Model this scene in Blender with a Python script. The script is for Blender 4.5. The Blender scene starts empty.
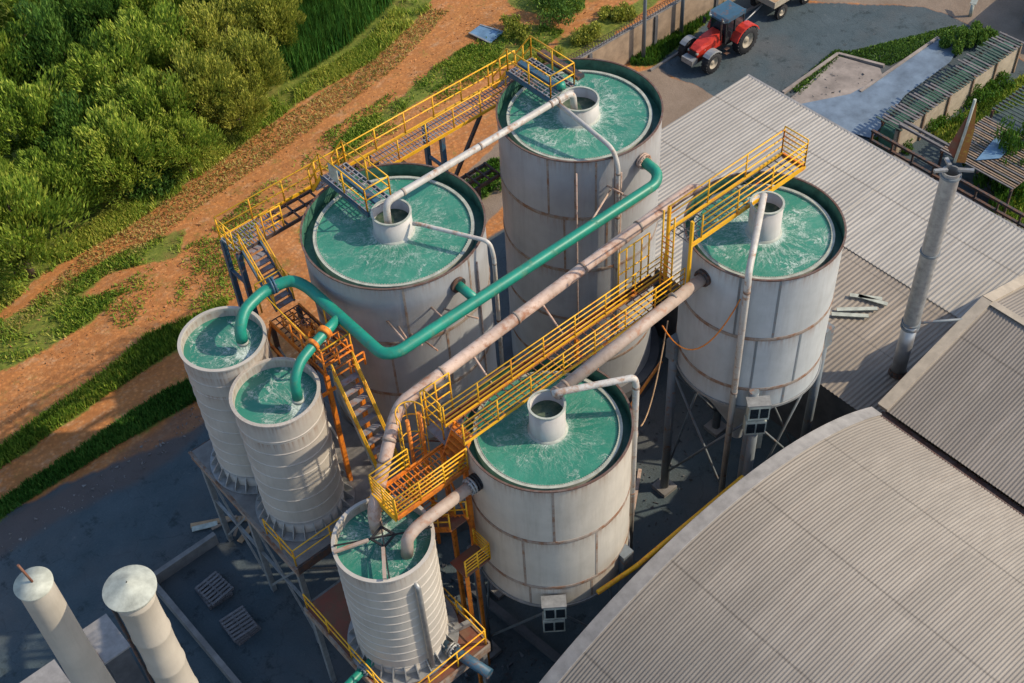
import bpy, bmesh, math, random
import numpy as np
from mathutils import Vector, Matrix
random.seed(7); RNG = np.random.RandomState(11)
PI = math.pi; R = math.radians
sc = bpy.context.scene
col = sc.collection
V = Vector

# ------------------------------------------------------------------ camera
F_PX, DEP, ROLL, YAW, CAMZ = 1291.31, 0.833531, -0.0672858, 0.9011753, 50.0
cd, sd = math.cos(DEP), math.sin(DEP)
FW = V((math.cos(YAW)*cd, math.sin(YAW)*cd, -sd))
R0 = V((math.sin(YAW), -math.cos(YAW), 0)); U0 = R0.cross(FW)
RT = R0*math.cos(ROLL) + U0*math.sin(ROLL)
UP = -R0*math.sin(ROLL) + U0*math.cos(ROLL)
cam = bpy.data.cameras.new('camera'); co = bpy.data.objects.new('camera', cam); col.objects.link(co)
cam.sensor_width = 36; cam.lens = F_PX/1024*36; cam.clip_end = 3000; cam.clip_start = .5
M = Matrix((RT, UP, -FW)).transposed().to_4x4(); M.translation = V((0, 0, CAMZ)); co.matrix_world = M
sc.camera = co

def at(px, py, z=0.0):
    d = FW + RT*((px-512)/F_PX) - UP*((py-341.5)/F_PX)
    t = (z-CAMZ)/d.z
    return V((d.x*t, d.y*t, z))

# ------------------------------------------------------------------ light
SUN_AZ, SUN_EL = R(-39), R(38)
w = bpy.data.worlds.new('World'); sc.world = w; w.use_nodes = True
nt = w.node_tree; nt.nodes.clear()
sky = nt.nodes.new('ShaderNodeTexSky'); sky.sky_type = 'NISHITA'; sky.sun_disc = False
sky.sun_elevation = SUN_EL; sky.sun_rotation = PI/2 - SUN_AZ
bg = nt.nodes.new('ShaderNodeBackground'); bg.inputs[1].default_value = .20
out = nt.nodes.new('ShaderNodeOutputWorld')
nt.links.new(sky.outputs[0], bg.inputs[0]); nt.links.new(bg.outputs[0], out.inputs[0])
sl = bpy.data.lights.new('sun', 'SUN'); sl.energy = 4.2; sl.angle = R(.6); sl.color = (1, .85, .64)
so = bpy.data.objects.new('sun', sl); col.objects.link(so)
sdir = V((math.cos(SUN_AZ)*math.cos(SUN_EL), math.sin(SUN_AZ)*math.cos(SUN_EL), math.sin(SUN_EL)))
so.rotation_euler = sdir.to_track_quat('Z', 'Y').to_euler(); so.location = (60, -40, 60)
sc.view_settings.view_transform = 'Standard'; sc.view_settings.look = 'None'
sc.view_settings.exposure = 0; sc.view_settings.gamma = 1

# ------------------------------------------------------------------ node helper
class NT:
    def __init__(s, name):
        s.m = bpy.data.materials.new(name); s.m.use_nodes = True
        s.t = s.m.node_tree; s.t.nodes.clear()
        s.o = s.t.nodes.new('ShaderNodeOutputMaterial'); s.b = s.t.nodes.new('ShaderNodeBsdfPrincipled')
        s.t.links.new(s.b.outputs[0], s.o.inputs[0])
        s.tc = s.t.nodes.new('ShaderNodeTexCoord')
    def set(s, sock, v):
        if hasattr(v, 'is_output') or isinstance(v, bpy.types.NodeSocket): s.t.links.new(v, sock)
        elif v is not None:
            if isinstance(v, tuple) and len(v) == 3 and sock.type == 'RGBA': v = (*v, 1)
            sock.default_value = v
    def pri(s, **k):
        nm = dict(base='Base Color', rough='Roughness', metal='Metallic', normal='Normal', spec='Specular IOR Level', alpha='Alpha', trans='Transmission Weight', coat='Coat Weight')
        for a, v in k.items(): s.set(s.b.inputs[nm[a]], v)
    def co(s, scale=(1, 1, 1), src='Object', loc=(0, 0, 0), rot=(0, 0, 0)):
        mp = s.t.nodes.new('ShaderNodeMapping'); s.t.links.new(s.tc.outputs[src], mp.inputs[0])
        mp.inputs['Scale'].default_value = scale; mp.inputs['Location'].default_value = loc; mp.inputs['Rotation'].default_value = rot
        return mp.outputs[0]
    def noise(s, vec, sc_=1, det=6, rough=.6, dist=0):
        n = s.t.nodes.new('ShaderNodeTexNoise'); s.set(n.inputs['Vector'], vec)
        n.inputs['Scale'].default_value = sc_; n.inputs['Detail'].default_value = det
        n.inputs['Roughness'].default_value = rough; n.inputs['Distortion'].default_value = dist
        return n.outputs[0]
    def ramp(s, f, stops):
        n = s.t.nodes.new('ShaderNodeValToRGB'); s.set(n.inputs[0], f)
        e = n.color_ramp.elements
        while len(e) < len(stops): e.new(.5)
        for i, (p, c) in enumerate(stops):
            e[i].position = p
            if not isinstance(c, tuple): c = (c, c, c)
            e[i].color = (*c, 1) if len(c) == 3 else c
        return n.outputs[0]
    def mix(s, f, a, b, mode='MIX'):
        n = s.t.nodes.new('ShaderNodeMix'); n.data_type = 'RGBA'; n.blend_type = mode
        s.set(n.inputs[0], f); s.set(n.inputs[6], a); s.set(n.inputs[7], b)
        return n.outputs[2]
    def math(s, op, a, b=None, c=None, clamp=False):
        n = s.t.nodes.new('ShaderNodeMath'); n.operation = op; n.use_clamp = clamp
        s.set(n.inputs[0], a)
        if b is not None: s.set(n.inputs[1], b)
        if c is not None: s.set(n.inputs[2], c)
        return n.outputs[0]
    def sep(s, vec):
        n = s.t.nodes.new('ShaderNodeSeparateXYZ'); s.set(n.inputs[0], vec); return n.outputs
    def comb(s, x, y, z):
        n = s.t.nodes.new('ShaderNodeCombineXYZ')
        for i, v in enumerate((x, y, z)): s.set(n.inputs[i], v)
        return n.outputs[0]
    def attr(s, name):
        n = s.t.nodes.new('ShaderNodeAttribute'); n.attribute_name = name; return n
    def bump(s, h, strength=.3, dist=.05):
        n = s.t.nodes.new('ShaderNodeBump'); n.inputs['Strength'].default_value = strength
        n.inputs['Distance'].default_value = dist; s.set(n.inputs['Height'], h); return n.outputs[0]

def paint(name, base, rust=(.16, .055, .02), amount=.45, scale=2.0, rough=.5, var=.18, metal=0, streak=True):
    """weathered paint: tone variation, vertical grime streaks, rust where the noise is high"""
    n = NT(name)
    big = n.noise(n.co((.35, .35, .35)), 2, 4, .6)
    fine = n.noise(n.co((1, 1, 1)), scale*3, 8, .7)
    st = n.noise(n.co((3.2, 3.2, .22)), 1.3, 6, .65)
    c = n.mix(n.ramp(big, [(.3, 0), (.7, 1)]), tuple(x*(1-var) for x in base), tuple(min(1, x*(1+var*.6)) for x in base))
    if streak: c = n.mix(n.ramp(st, [(.48, 0), (.75, .55)]), c, tuple(x*.5+.02 for x in (base[0]*1.0, base[1]*.85, base[2]*.7)))
    rm = n.ramp(n.math('ADD', n.math('MULTIPLY', fine, .6), n.math('MULTIPLY', n.noise(n.co(), scale, 5, .6), .4)), [(1-amount-.06, 0), (1-amount+.05, 1)])
    c = n.mix(rm, c, n.mix(fine, rust, tuple(x*2.2 for x in rust)))
    n.pri(base=c, rough=n.ramp(rm, [(0, rough), (1, .85)]), metal=metal, normal=n.bump(fine, .12, .02))
    return n.m

def plain(name, base, rough=.6, metal=0, var=.25, scale=4):
    n = NT(name); f = n.noise(n.co(), scale, 6, .65)
    n.pri(base=n.mix(n.ramp(f, [(.3, 0), (.7, 1)]), tuple(x*(1-var) for x in base), tuple(min(1, x*(1+var)) for x in base)), rough=rough, metal=metal, normal=n.bump(f, .15, .02))
    return n.m

def tank_paint(name, base, dirt, bands=()):
    n = NT(name)
    xyz = n.sep(n.co()); 
    st = n.noise(n.co((1.6, 1.6, .14)), 1.6, 8, .7)
    st2 = n.noise(n.co((7, 7, .3)), 1.5, 6, .7)
    big = n.noise(n.co((.5, .5, .5)), 1.5, 5, .6)
    fine = n.noise(n.co(), 9, 8, .7)
    c = n.mix(n.ramp(big, [(.32, 0), (.68, 1)]), tuple(x*.80 for x in base), base)
    c = n.mix(n.ramp(st, [(.5, 0), (.8, .5)]), c, dirt)
    # rusty run-off just below each band, fading downwards
    z = xyz[2]; m = None
    for b in bands:
        d = n.math('SUBTRACT', b, z)
        f = n.math('MULTIPLY', n.math('GREATER_THAN', d, 0), n.math('SUBTRACT', 1, n.math('DIVIDE', d, .9), clamp=True))
        m = f if m is None else n.math('MAXIMUM', m, f)
    if m is not None:
        rn = n.math('MULTIPLY', n.math('MULTIPLY', m, m), n.ramp(st2, [(.42, 0), (.72, .9)]))
        c = n.mix(rn, c, (.22, .10, .045))
    c = n.mix(n.ramp(fine, [(.66, 0), (.74, .7)]), c, (.2, .11, .06))
    n.pri(base=c, rough=n.ramp(st, [(.3, .42), (.7, .7)]), normal=n.bump(n.math('ADD', big, n.math('MULTIPLY', fine, .12)), .25, .08))
    return n.m

def water_mat(name, deep, shallow, foam=1.0, seed=0.0, well=.7, rad=3.0, src=(0, 0)):
    n = NT(name)
    P = n.co(loc=(-src[0], -src[1], 0)); x = n.sep(P)
    rr = n.math('SQRT', n.math('ADD', n.math('MULTIPLY', x[0], x[0]), n.math('MULTIPLY', x[1], x[1])))
    ang = n.math('ARCTAN2', x[1], x[0])
    rad_v = n.comb(n.math('ADD', n.math('MULTIPLY', n.math('COSINE', ang), 3.2), seed), n.math('MULTIPLY', n.math('SINE', ang), 3.2), n.math('MULTIPLY', rr, .7))
    w1 = n.noise(n.co(loc=(seed, seed*2, 0)), 1.1, 5, .6, .6)
    Pw = n.t.nodes.new('ShaderNodeVectorMath'); Pw.operation = 'MULTIPLY_ADD'
    nv = n.t.nodes.new('ShaderNodeTexNoise'); nv.inputs['Scale'].default_value = 1.7; nv.inputs['Detail'].default_value = 5
    n.set(nv.inputs['Vector'], n.co(loc=(seed, 0, seed)))
    n.set(Pw.inputs[0], nv.outputs['Color']); Pw.inputs[1].default_value = (1.3, 1.3, 1.3); n.set(Pw.inputs[2], n.co(loc=(seed*3, 0, 0)))
    vo = n.t.nodes.new('ShaderNodeTexVoronoi'); vo.feature = 'DISTANCE_TO_EDGE'; vo.inputs['Scale'].default_value = 2.0
    n.set(vo.inputs['Vector'], Pw.outputs[0])
    veins = n.ramp(vo.outputs[0], [(.0, 1), (.055, 0)])
    rn = n.noise(rad_v, 1.5, 8, .72, .25)
    streak = n.ramp(n.math('ABSOLUTE', n.math('SUBTRACT', rn, .5)), [(0, 1), (.018, .8), (.05, 0)])
    ridge = n.math('ABSOLUTE', n.math('SUBTRACT', n.noise(Pw.outputs[0], .8, 9, .66, .5), .5))
    ridge = n.ramp(ridge, [(0, 1), (.012, .8), (.03, 0)])
    fall = n.ramp(n.math('DIVIDE', n.math('SUBTRACT', rr, well), rad), [(0, 1), (.30, .8), (.55, .25), (.8, .0)])
    patch = n.ramp(w1, [(.46, 0), (.60, 1)])
    fine = n.ramp(n.noise(Pw.outputs[0], 9, 6, .8), [(.45, 0), (.62, 1)])
    fm = n.math('ADD', n.math('MULTIPLY', ridge, patch), n.math('MULTIPLY', n.math('MULTIPLY', streak, fall), .65))
    fm = n.math('ADD', fm, n.math('MULTIPLY', n.math('MULTIPLY', veins, patch), .45))
    ring = n.ramp(n.math('SUBTRACT', rr, well), [(.0, 1), (.12, .8), (.32, 0)])
    fm = n.math('ADD', n.math('MULTIPLY', fm, n.math('ADD', n.math('MULTIPLY', fine, .75), .30)), n.math('MULTIPLY', ring, n.math('ADD', fine, .25)))
    fm = n.math('MULTIPLY', fm, foam, clamp=True)
    cb = n.mix(n.ramp(n.noise(n.co(loc=(seed, 3, 1)), .5, 4, .6), [(.3, 0), (.7, 1)]), deep, shallow)
    c = n.mix(n.math('MULTIPLY', fm, .85), cb, (.70, .80, .74))
    wav = n.noise(Pw.outputs[0], 4.5, 6, .65)
    h = n.math('ADD', n.math('MULTIPLY', wav, n.math('ADD', n.math('MULTIPLY', fall, 1.0), .25)), n.math('MULTIPLY', fm, .8))
    n.pri(base=c, rough=n.ramp(fm, [(0, .16), (1, .6)]), normal=n.bump(h, .5, .08), spec=.45)
    return n.m

# ------------------------------------------------------------------ materials
MAT = {}
MAT['yellow'] = paint('yellow_rail_paint', (.80, .43, .013), rust=(.36, .10, .015), amount=.42, scale=1.4, rough=.5, streak=False)
MAT['orange'] = paint('orange_primer', (.75, .22, .015), rust=(.22, .06, .012), amount=.45, scale=1.6, rough=.6, streak=False)
MAT['green_pipe'] = paint('green_pipe_paint', (.012, .25, .175), rust=(.05, .13, .08), amount=.4, scale=1.2, rough=.42, var=.22)
MAT['blue_steel'] = paint('blue_steel', (.035, .10, .16), rust=(.10, .05, .03), amount=.42, scale=1.8, rough=.5)
MAT['dark_steel'] = paint('dark_steel', (.035, .04, .045), rust=(.08, .04, .025), amount=.5, scale=2, rough=.6)
MAT['grey_steel'] = paint('grey_steel', (.17, .20, .22), rust=(.14, .07, .04), amount=.4, scale=1.6, rough=.55)
MAT['white_pipe'] = paint('white_pipe', (.52, .50, .46), rust=(.2, .10, .05), amount=.42, scale=1.3, rough=.5)
MAT['rusty_pipe'] = paint('rusty_beige_pipe', (.56, .42, .34), rust=(.20, .095, .055), amount=.44, scale=.9, rough=.65, var=.3)
MAT['pink_pipe'] = paint('beige_duct', (.42, .33, .27), rust=(.2, .10, .06), amount=.42, scale=.9, rough=.6)
MAT['rim'] = paint('rusty_rim', (.15, .11, .095), rust=(.07, .035, .025), amount=.5, scale=2, rough=.8)
MAT['band'] = paint('rusty_band', (.30, .255, .215), rust=(.13, .065, .035), amount=.47, scale=1.2, rough=.75)
MAT['grating'] = plain('steel_grating', (.10, .10, .10), .7, .3)
MAT['rustfloor'] = paint('rust_floor', (.30, .13, .045), rust=(.12, .05, .03), amount=.5, scale=2)
MAT['plate'] = paint('tread_plate', (.26, .27, .30), rust=(.16, .08, .05), amount=.45, scale=1.5)
MAT['redfloor'] = paint('red_floor', (.20, .055, .03), rust=(.10, .05, .03), amount=.5, scale=1)
MAT['concrete'] = plain('weathered_concrete', (.20, .19, .18), .85, 0, .35, 1.2)
MAT['dark_concrete'] = plain('damp_concrete', (.085, .088, .095), .85, 0, .35, 1.0)
MAT['wallmat'] = plain('block_wall', (.30, .22, .15), .9, 0, .3, 1.6)
MAT['black'] = plain('black_rubber', (.018, .018, .02), .75)
MAT['glassdark'] = plain('dark_glass', (.015, .022, .028), .12)
MAT['red'] = plain('tractor_red', (.50, .035, .02), .42, 0, .3)
MAT['cream'] = plain('cream_rim', (.38, .33, .25), .6)
MAT['wood'] = plain('old_wood', (.28, .20, .14), .85, 0, .35, 3)
MAT['pale_wood'] = plain('pale_plank', (.42, .27, .15), .85, 0, .3, 3)
MAT['pallet'] = plain('grey_pallet_wood', (.16, .15, .15), .85, 0, .3, 3)
MAT['algae'] = plain('algae_inner_wall', (.055, .155, .105), .5, 0, .5, 2.2)
MAT['weir'] = plain('weir_rim', (.40, .42, .36), .7, 0, .3, 3)
MAT['blue_sheet'] = plain('blue_grey_sheet', (.12, .22, .34), .45, 0, .35, 1.2)
MAT['stainless'] = plain('stainless', (.42, .42, .42), .38, .6, .2, 1.2)
MAT['trunk'] = plain('bark', (.09, .065, .045), .9)
MAT['rustyyellow'] = paint('rusty_yellow', (.42, .25, .03), rust=(.20, .08, .02), amount=.55, scale=2)
MAT['mossy'] = plain('mossy_slat', (.055, .085, .07), .85, 0, .4, 3)
MAT['galv'] = plain('galvanised', (.34, .345, .34), .5, .5)
MAT['shell'] = tank_paint('tank_paint_white', (.50, .485, .45), (.30, .26, .22), (9.1, 13.3, 10.3))
MAT['shellE'] = tank_paint('tank_paint_bluish', (.46, .49, .50), (.27, .27, .26), (16.35, 13.2, 10.25))
MAT['shellF'] = tank_paint('tank_paint_cream', (.53, .495, .43), (.30, .26, .20), (14.2, 11.1, 8.1))
MAT['shellAB'] = tank_paint('tank_paint_shade_grey', (.38, .39, .40), (.22, .21, .20), (16.0, 12.9, 9.8))  # bluish grey of the rear tanks' shaded sides put into the paint
MAT['small'] = tank_paint('ribbed_tank_paint', (.52, .48, .42), (.30, .27, .23), (13.9, 13.5, 12.45))
MAT['well'] = tank_paint('feedwell_paint', (.52, .50, .47), (.25, .16, .11), ())
MAT['chimney'] = tank_paint('stack_paint', (.47, .43, .36), (.28, .25, .20), ())

# ------------------------------------------------------------------ mesh builder
class MB:
    def __init__(s): s.v = []; s.f = []; s.sm = []
    def add(s, vs, fs, smooth=False):
        b = len(s.v); s.v += [tuple(p) for p in vs]; s.f += [tuple(i+b for i in f) for f in fs]; s.sm += [smooth]*len(fs); return s
    def box(s, a, b):
        x0, y0, z0 = [min(p, q) for p, q in zip(a, b)]; x1, y1, z1 = [max(p, q) for p, q in zip(a, b)]
        return s.add([(x0,y0,z0),(x1,y0,z0),(x1,y1,z0),(x0,y1,z0),(x0,y0,z1),(x1,y0,z1),(x1,y1,z1),(x0,y1,z1)],
                     [(0,3,2,1),(4,5,6,7),(0,1,5,4),(1,2,6,5),(2,3,7,6),(3,0,4,7)])
    def beam(s, a, b, w_, h):
        a = V(a); b = V(b); d = (b-a).normalized()
        u = V((0, 0, 1)) if abs(d.z) < .95 else V((0, 1, 0))
        x = d.cross(u).normalized(); y = x.cross(d)
        vs = [p + x*i*w_/2 + y*j*h/2 for p in (a, b) for i, j in ((-1,-1),(1,-1),(1,1),(-1,1))]
        return s.add(vs, [(0,3,2,1),(4,5,6,7),(0,1,5,4),(1,2,6,5),(2,3,7,6),(3,0,4,7)])
    def tube(s, pts, r, seg=10, cap=True, radii=None):
        pts = [V(p) for p in pts]; n = len(pts); vs = []; prev = None
        for i, p in enumerate(pts):
            d = ((pts[min(i+1, n-1)]-p).normalized() + (p-pts[max(i-1, 0)]).normalized())
            if d.length < 1e-6: d = V((0, 0, 1))
            d.normalize()
            if prev is None:
                u = V((0, 0, 1)) if abs(d.z) < .9 else V((1, 0, 0)); x = d.cross(u).normalized()
            else:
                x = (prev - d*prev.dot(d)).normalized()
            prev = x; y = d.cross(x); rr = radii[i] if radii else r
            vs += [p + (x*math.cos(2*PI*k/seg) + y*math.sin(2*PI*k/seg))*rr for k in range(seg)]
        fs = [(i*seg+k, i*seg+(k+1) % seg, (i+1)*seg+(k+1) % seg, (i+1)*seg+k) for i in range(n-1) for k in range(seg)]
        s.add(vs, fs, True)
        if cap:
            b = len(s.v)-n*seg
            s.f += [tuple(b+k for k in reversed(range(seg))), tuple(b+(n-1)*seg+k for k in range(seg))]; s.sm += [False]*2
        return s
    def lathe(s, prof, seg=64, c=(0, 0, 0), smooth=True, a0=0, a1=2*PI):
        full = abs(a1-a0-2*PI) < 1e-6; m = seg if full else seg+1
        vs = [(c[0]+r*math.cos(a0+(a1-a0)*k/seg), c[1]+r*math.sin(a0+(a1-a0)*k/seg), c[2]+z) for r, z in prof for k in range(m)]
        fs = [(i*m+k, i*m+(k+1) % m, (i+1)*m+(k+1) % m, (i+1)*m+k) for i in range(len(prof)-1) for k in range(seg)]
        return s.add(vs, fs, smooth)
    def disk(s, r, z, seg=96, c=(0, 0), r0=0):
        # water sheet as rings so bump/foam has geometry
        return s.lathe([(r, z), (max(r0, .001), z)], seg, (c[0], c[1], 0), False)

def link(o, parent=None):
    col.objects.link(o)
    if parent is not None: o.parent = parent
    return o
def part(name, mb, mat, parent=None, local=False, label=None, kind=None, flat=False):
    me = bpy.data.meshes.new(name); me.from_pydata(mb.v, [], mb.f); me.update()
    bm = bmesh.new(); bm.from_mesh(me); bmesh.ops.recalc_face_normals(bm, faces=bm.faces); bm.to_mesh(me); bm.free()
    if len(me.polygons) == len(mb.sm): me.polygons.foreach_set('use_smooth', mb.sm)
    me.materials.append(MAT[mat] if isinstance(mat, str) else mat)
    o = bpy.data.objects.new(name, me)
    if parent is not None and not local:
        root = parent
        off = V(root.location)
        while root.parent is not None: root = root.parent; off += root.location
        me.transform(Matrix.Translation(-off))
    link(o, parent)
    if label: o['label'] = label
    if kind: o['kind'] = kind
    return o
def tag(o, label=None, cat=None, group=None, kind=None):
    if label: o['label'] = label
    if cat: o['category'] = cat
    if group: o['group'] = group
    if kind: o['kind'] = kind
    return o
def thing(name, label, cat, loc=(0, 0, 0), rz=0, group=None):
    o = bpy.data.objects.new(name, None); o.empty_display_size = .3; o.location = loc; o.rotation_euler = (0, 0, rz)
    link(o); return tag(o, label, cat, group)
def solo(name, mb, mat, label, cat, group=None, loc=None):
    """a thing that is one mesh, origin at its base"""
    if loc is None:
        xs = [v[0] for v in mb.v]; ys = [v[1] for v in mb.v]; zs = [v[2] for v in mb.v]
        loc = (sum(xs)/len(xs), sum(ys)/len(ys), min(zs))
    mb.v = [(x-loc[0], y-loc[1], z-loc[2]) for x, y, z in mb.v]
    o = part(name, mb, mat); o.location = loc
    return tag(o, label, cat, group)
def copy_tree(o, parent=None):
    c = o.copy(); link(c, parent)
    for ch in list(o.children): copy_tree(ch, c)
    return c

def bend(pts, r=.5, n=6):
    """round the corners of a polyline"""
    pts = [V(p) for p in pts]; o = [pts[0]]
    for i in range(1, len(pts)-1):
        a, b, c = pts[i-1], pts[i], pts[i+1]
        q = min(r, (b-a).length*.45, (c-b).length*.45)
        p0 = b+(a-b).normalized()*q; p1 = b+(c-b).normalized()*q
        for k in range(n+1):
            t = k/n; o.append(p0*(1-t)**2 + b*2*t*(1-t) + p1*t*t)
    return o+[pts[-1]]

def rail(mb, a, b, h=1.1, bars=3, sp=1.3, r=.029, toe=.0, post_r=None):
    a = V(a); b = V(b); L = (b-a).length; n = max(1, round(L/sp)); z = V((0, 0, 1))
    for i in range(n+1):
        p = a.lerp(b, i/n); mb.tube([p, p+z*h], post_r or r*1.15, 6)
    for k in range(bars):
        hh = h*(k+1)/bars; mb.tube([a+z*hh, b+z*hh], r, 6)
    if toe: mb.beam(a+z*.07, b+z*.07, .012, toe)
    return mb

def grate(mb, x0, x1, y0, y1, z, step=.12, cross=.6):
    """open bar grating"""
    n = int((x1-x0)/step)
    for i in range(n+1):
        x = x0+(x1-x0)*i/max(n, 1); mb.box((x-.02, y0, z-.03), (x+.02, y1, z))
    k = max(1, int((y1-y0)/cross*2))
    for j in range(k+1):
        y = y0+(y1-y0)*j/k; mb.box((x0, y-.02, z-.045), (x1, y+.02, z-.012))
    return mb

# ------------------------------------------------------------------ ground
def pip(px, py, poly):
    inside = np.zeros(px.shape, bool); n = len(poly)
    for i in range(n):
        x0, y0 = poly[i]; x1, y1 = poly[(i+1) % n]
        c = ((y0 > py) != (y1 > py)) & (px < (x1-x0)*(py-y0)/(y1-y0+1e-12)+x0)
        inside ^= c
    return inside
def wp(l): return [tuple(at(a, b, 0)[:2]) for a, b in l]
GRASS = [wp(l) for l in (
 [(-300,440),(0,306),(60,262),(115,232),(172,196),(212,162),(256,132),(312,94),(374,58),(414,22),(446,-20),(400,-90),(-300,-90)],
 [(-100,350),(0,320),(60,287),(125,252),(185,228),(180,256),(112,272),(72,300),(125,292),(95,318),(60,342),(0,372),(-100,410)],
 [(-100,505),(0,450),(60,407),(110,372),(150,337),(200,316),(230,300),(215,330),(170,354),(120,387),(60,427),(0,470),(-100,530)],
 [(-100,560),(0,503),(60,463),(120,423),(165,393),(215,372),(200,400),(150,427),(100,457),(50,487),(0,520),(-100,580)],
 [(330,150),(350,130),(400,98),(430,70),(470,45),(490,52),(460,78),(400,112),(350,150)],
 [(445,75),(500,33),(530,24),(565,32),(530,60),(480,72)],
 [(535,62),(580,28),(640,0),(690,-40),(700,-30),(590,52),(560,70)],
 [(630,66),(655,66),(705,24),(760,-25),(745,-35),(640,40)],
 [(462,195),(500,158),(515,165),(480,205)],
 [(500,-20),(585,-10),(585,10),(550,18),(510,6)],
 [(960,225),(1024,180),(1100,180),(1090,260),(1024,240)],
 [(930,135),(1024,76),(1090,40),(1090,80),(985,118),(950,148)],
 [(300,225),(330,190),(360,165),(372,172),(330,225),(300,250)])]
SHADE_ASPH = [[(-200,43.5),(0,44.4),(6,43.6),(10,42.6),(14,42.0),(20,41.6),(34,42.5),(44,43.4),(48,40),(48,-200),(-200,-200)],
        wp([(655,70),(668,48),(690,33),(790,-40),(800,2),(925,6),(985,30),(1024,62),(1300,220),(1300,600),(745,130),(700,88)])]  # yard around the tractor: dark asphalt stands in for a broad shadow
CONC = [wp([(430,215),(455,185),(500,140),(520,125),(640,72),(655,66),(672,78),(700,86),(745,122),(700,200),(600,150),(520,190),(450,260)]),
        wp([(740,-60),(800,1),(925,6),(990,32),(1024,60),(1200,160),(1400,0),(1000,-90)])]
RED = [wp([(0,330),(120,250),(130,235),(60,270),(0,310)]), wp([(180,235),(250,150),(330,95),(440,10),(560,-30),(600,10),(480,80),(350,160),(250,230),(180,290)])]
DAMP = [wp([(-100,620),(0,520),(40,500),(100,470),(190,405),(215,420),(160,470),(60,520),(0,560)])]
xs = np.concatenate([[-700, -300, -120, -60, -30], np.arange(-14, 82, .3), [95, 130, 220, 450, 900]])
ys = np.concatenate([[-700, -300, -100, -30, 0], np.arange(12, 100, .3), [115, 150, 250, 500, 1000]])
GX, GY = np.meshgrid(xs, ys)
def zone(polys):
    m = np.zeros(GX.shape)
    for pl in polys: m[pip(GX, GY, pl)] = 1
    for _ in range(2):
        q = m.copy(); q[1:] += m[:-1]; q[:-1] += m[1:]; q[:, 1:] += m[:, :-1]; q[:, :-1] += m[:, 1:]; m = q/5
    return m
zg, za, zc, zr, zd = [zone(p) for p in (GRASS, SHADE_ASPH, CONC, RED, DAMP)]
ny, nx = GX.shape
HZ = (np.sin(GX*.9+1.3*np.sin(GY*.7))*np.cos(GY*1.1+GX*.3)*.05 + np.sin(GX*2.3+GY*1.7)*.02)*(1-za)*(1-zc)
far = (GX < -14) | (GX > 82) | (GY < 12) | (GY > 100); HZ[far] = 0
vs = np.stack([GX, GY, HZ-.05*(1-za)*(1-zc)*0], -1).reshape(-1, 3)
idx = np.arange(nx*ny).reshape(ny, nx)
fs = np.stack([idx[:-1, :-1], idx[:-1, 1:], idx[1:, 1:], idx[1:, :-1]], -1).reshape(-1, 4)
me = bpy.data.meshes.new('ground'); me.from_pydata(vs.tolist(), [], fs.tolist()); me.update()
me.polygons.foreach_set('use_smooth', [True]*len(me.polygons))
for nm, arrs in (('zoneA', (zg, za, zc)), ('zoneB', (zr, zd, zd))):
    a = me.color_attributes.new(nm, 'FLOAT_COLOR', 'POINT')
    a.data.foreach_set('color', np.stack([x.ravel() for x in arrs]+[np.ones(nx*ny)], -1).ravel().astype(np.float32))
n = NT('ground_mix')
zA = n.t.nodes.new('ShaderNodeSeparateColor'); n.set(zA.inputs[0], n.attr('zoneA').outputs['Color'])
zB = n.t.nodes.new('ShaderNodeSeparateColor'); n.set(zB.inputs[0], n.attr('zoneB').outputs['Color'])
g = n.co(src='Object')
n1 = n.noise(g, .55, 8, .65); n2 = n.noise(g, 3.2, 8, .7); n3 = n.noise(g, 11, 6, .7); n0 = n.noise(g, .12, 4, .6)
trk = n.noise(n.co((.35, 1.6, 1), rot=(0, 0, R(-38))), 1.1, 8, .7)
dirt = n.ramp(n.math('ADD', n.math('MULTIPLY', n1, .45), n.math('MULTIPLY', n2, .55)), [(.3, (.32, .115, .034)), (.5, (.56, .225, .07)), (.68, (.68, .37, .17))])
dirt = n.mix(n.ramp(trk, [(.42, 0), (.66, .75)]), dirt, (.58, .23, .07))
dirt = n.mix(n.math('MULTIPLY', zB.outputs[0], n.ramp(n1, [(.3, .3), (.6, .8)])), dirt, (.54, .23, .07))
dirt = n.mix(n.ramp(n3, [(.56, 0), (.72, .5)]), dirt, (.12, .07, .04))
pt = n.noise(n.co((.5, .9, 1), loc=(7, 3, 0), rot=(0, 0, R(35))), 1.7, 9, .8)
dirt = n.mix(n.ramp(pt, [(.52, 0), (.66, .6)]), dirt, (.62, .45, .28))
wd = n.noise(n.co((1, 1, 1), loc=(31, 12, 0)), .45, 10, .85)
dirt = n.mix(n.ramp(wd, [(.55, 0), (.62, .7)]), dirt, (.17, .20, .04))
rut = n.noise(n.co((.22, 1.5, 1), rot=(0, 0, R(-38))), 1.0, 9, .8)
dirt = n.mix(n.ramp(rut, [(.52, 0), (.62, .4)]), dirt, (.24, .115, .05))
clod = n.t.nodes.new('ShaderNodeTexVoronoi'); clod.inputs['Scale'].default_value = 4.5; clod.inputs['Randomness'].default_value = 1; n.set(clod.inputs['Vector'], g)
dirt = n.mix(n.ramp(clod.outputs[0], [(.1, .0), (.55, .45)]), dirt, (.20, .085, .035))
def edge(z, amt=.75, w_=.10):
    return n.ramp(n.math('ADD', z, n.math('MULTIPLY', n.math('SUBTRACT', n.math('ADD', n.math('MULTIPLY', n1, .5), n.math('MULTIPLY', n2, .5)), .5), amt*2)), [(.5-w_, 0), (.5+w_, 1)])
gr = n.ramp(n2, [(.3, (.04, .085, .014)), (.55, (.14, .20, .03)), (.75, (.34, .30, .07))])
gr = n.mix(n.ramp(n1, [(.52, 0), (.7, .6)]), gr, (.18, .12, .045))
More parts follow.
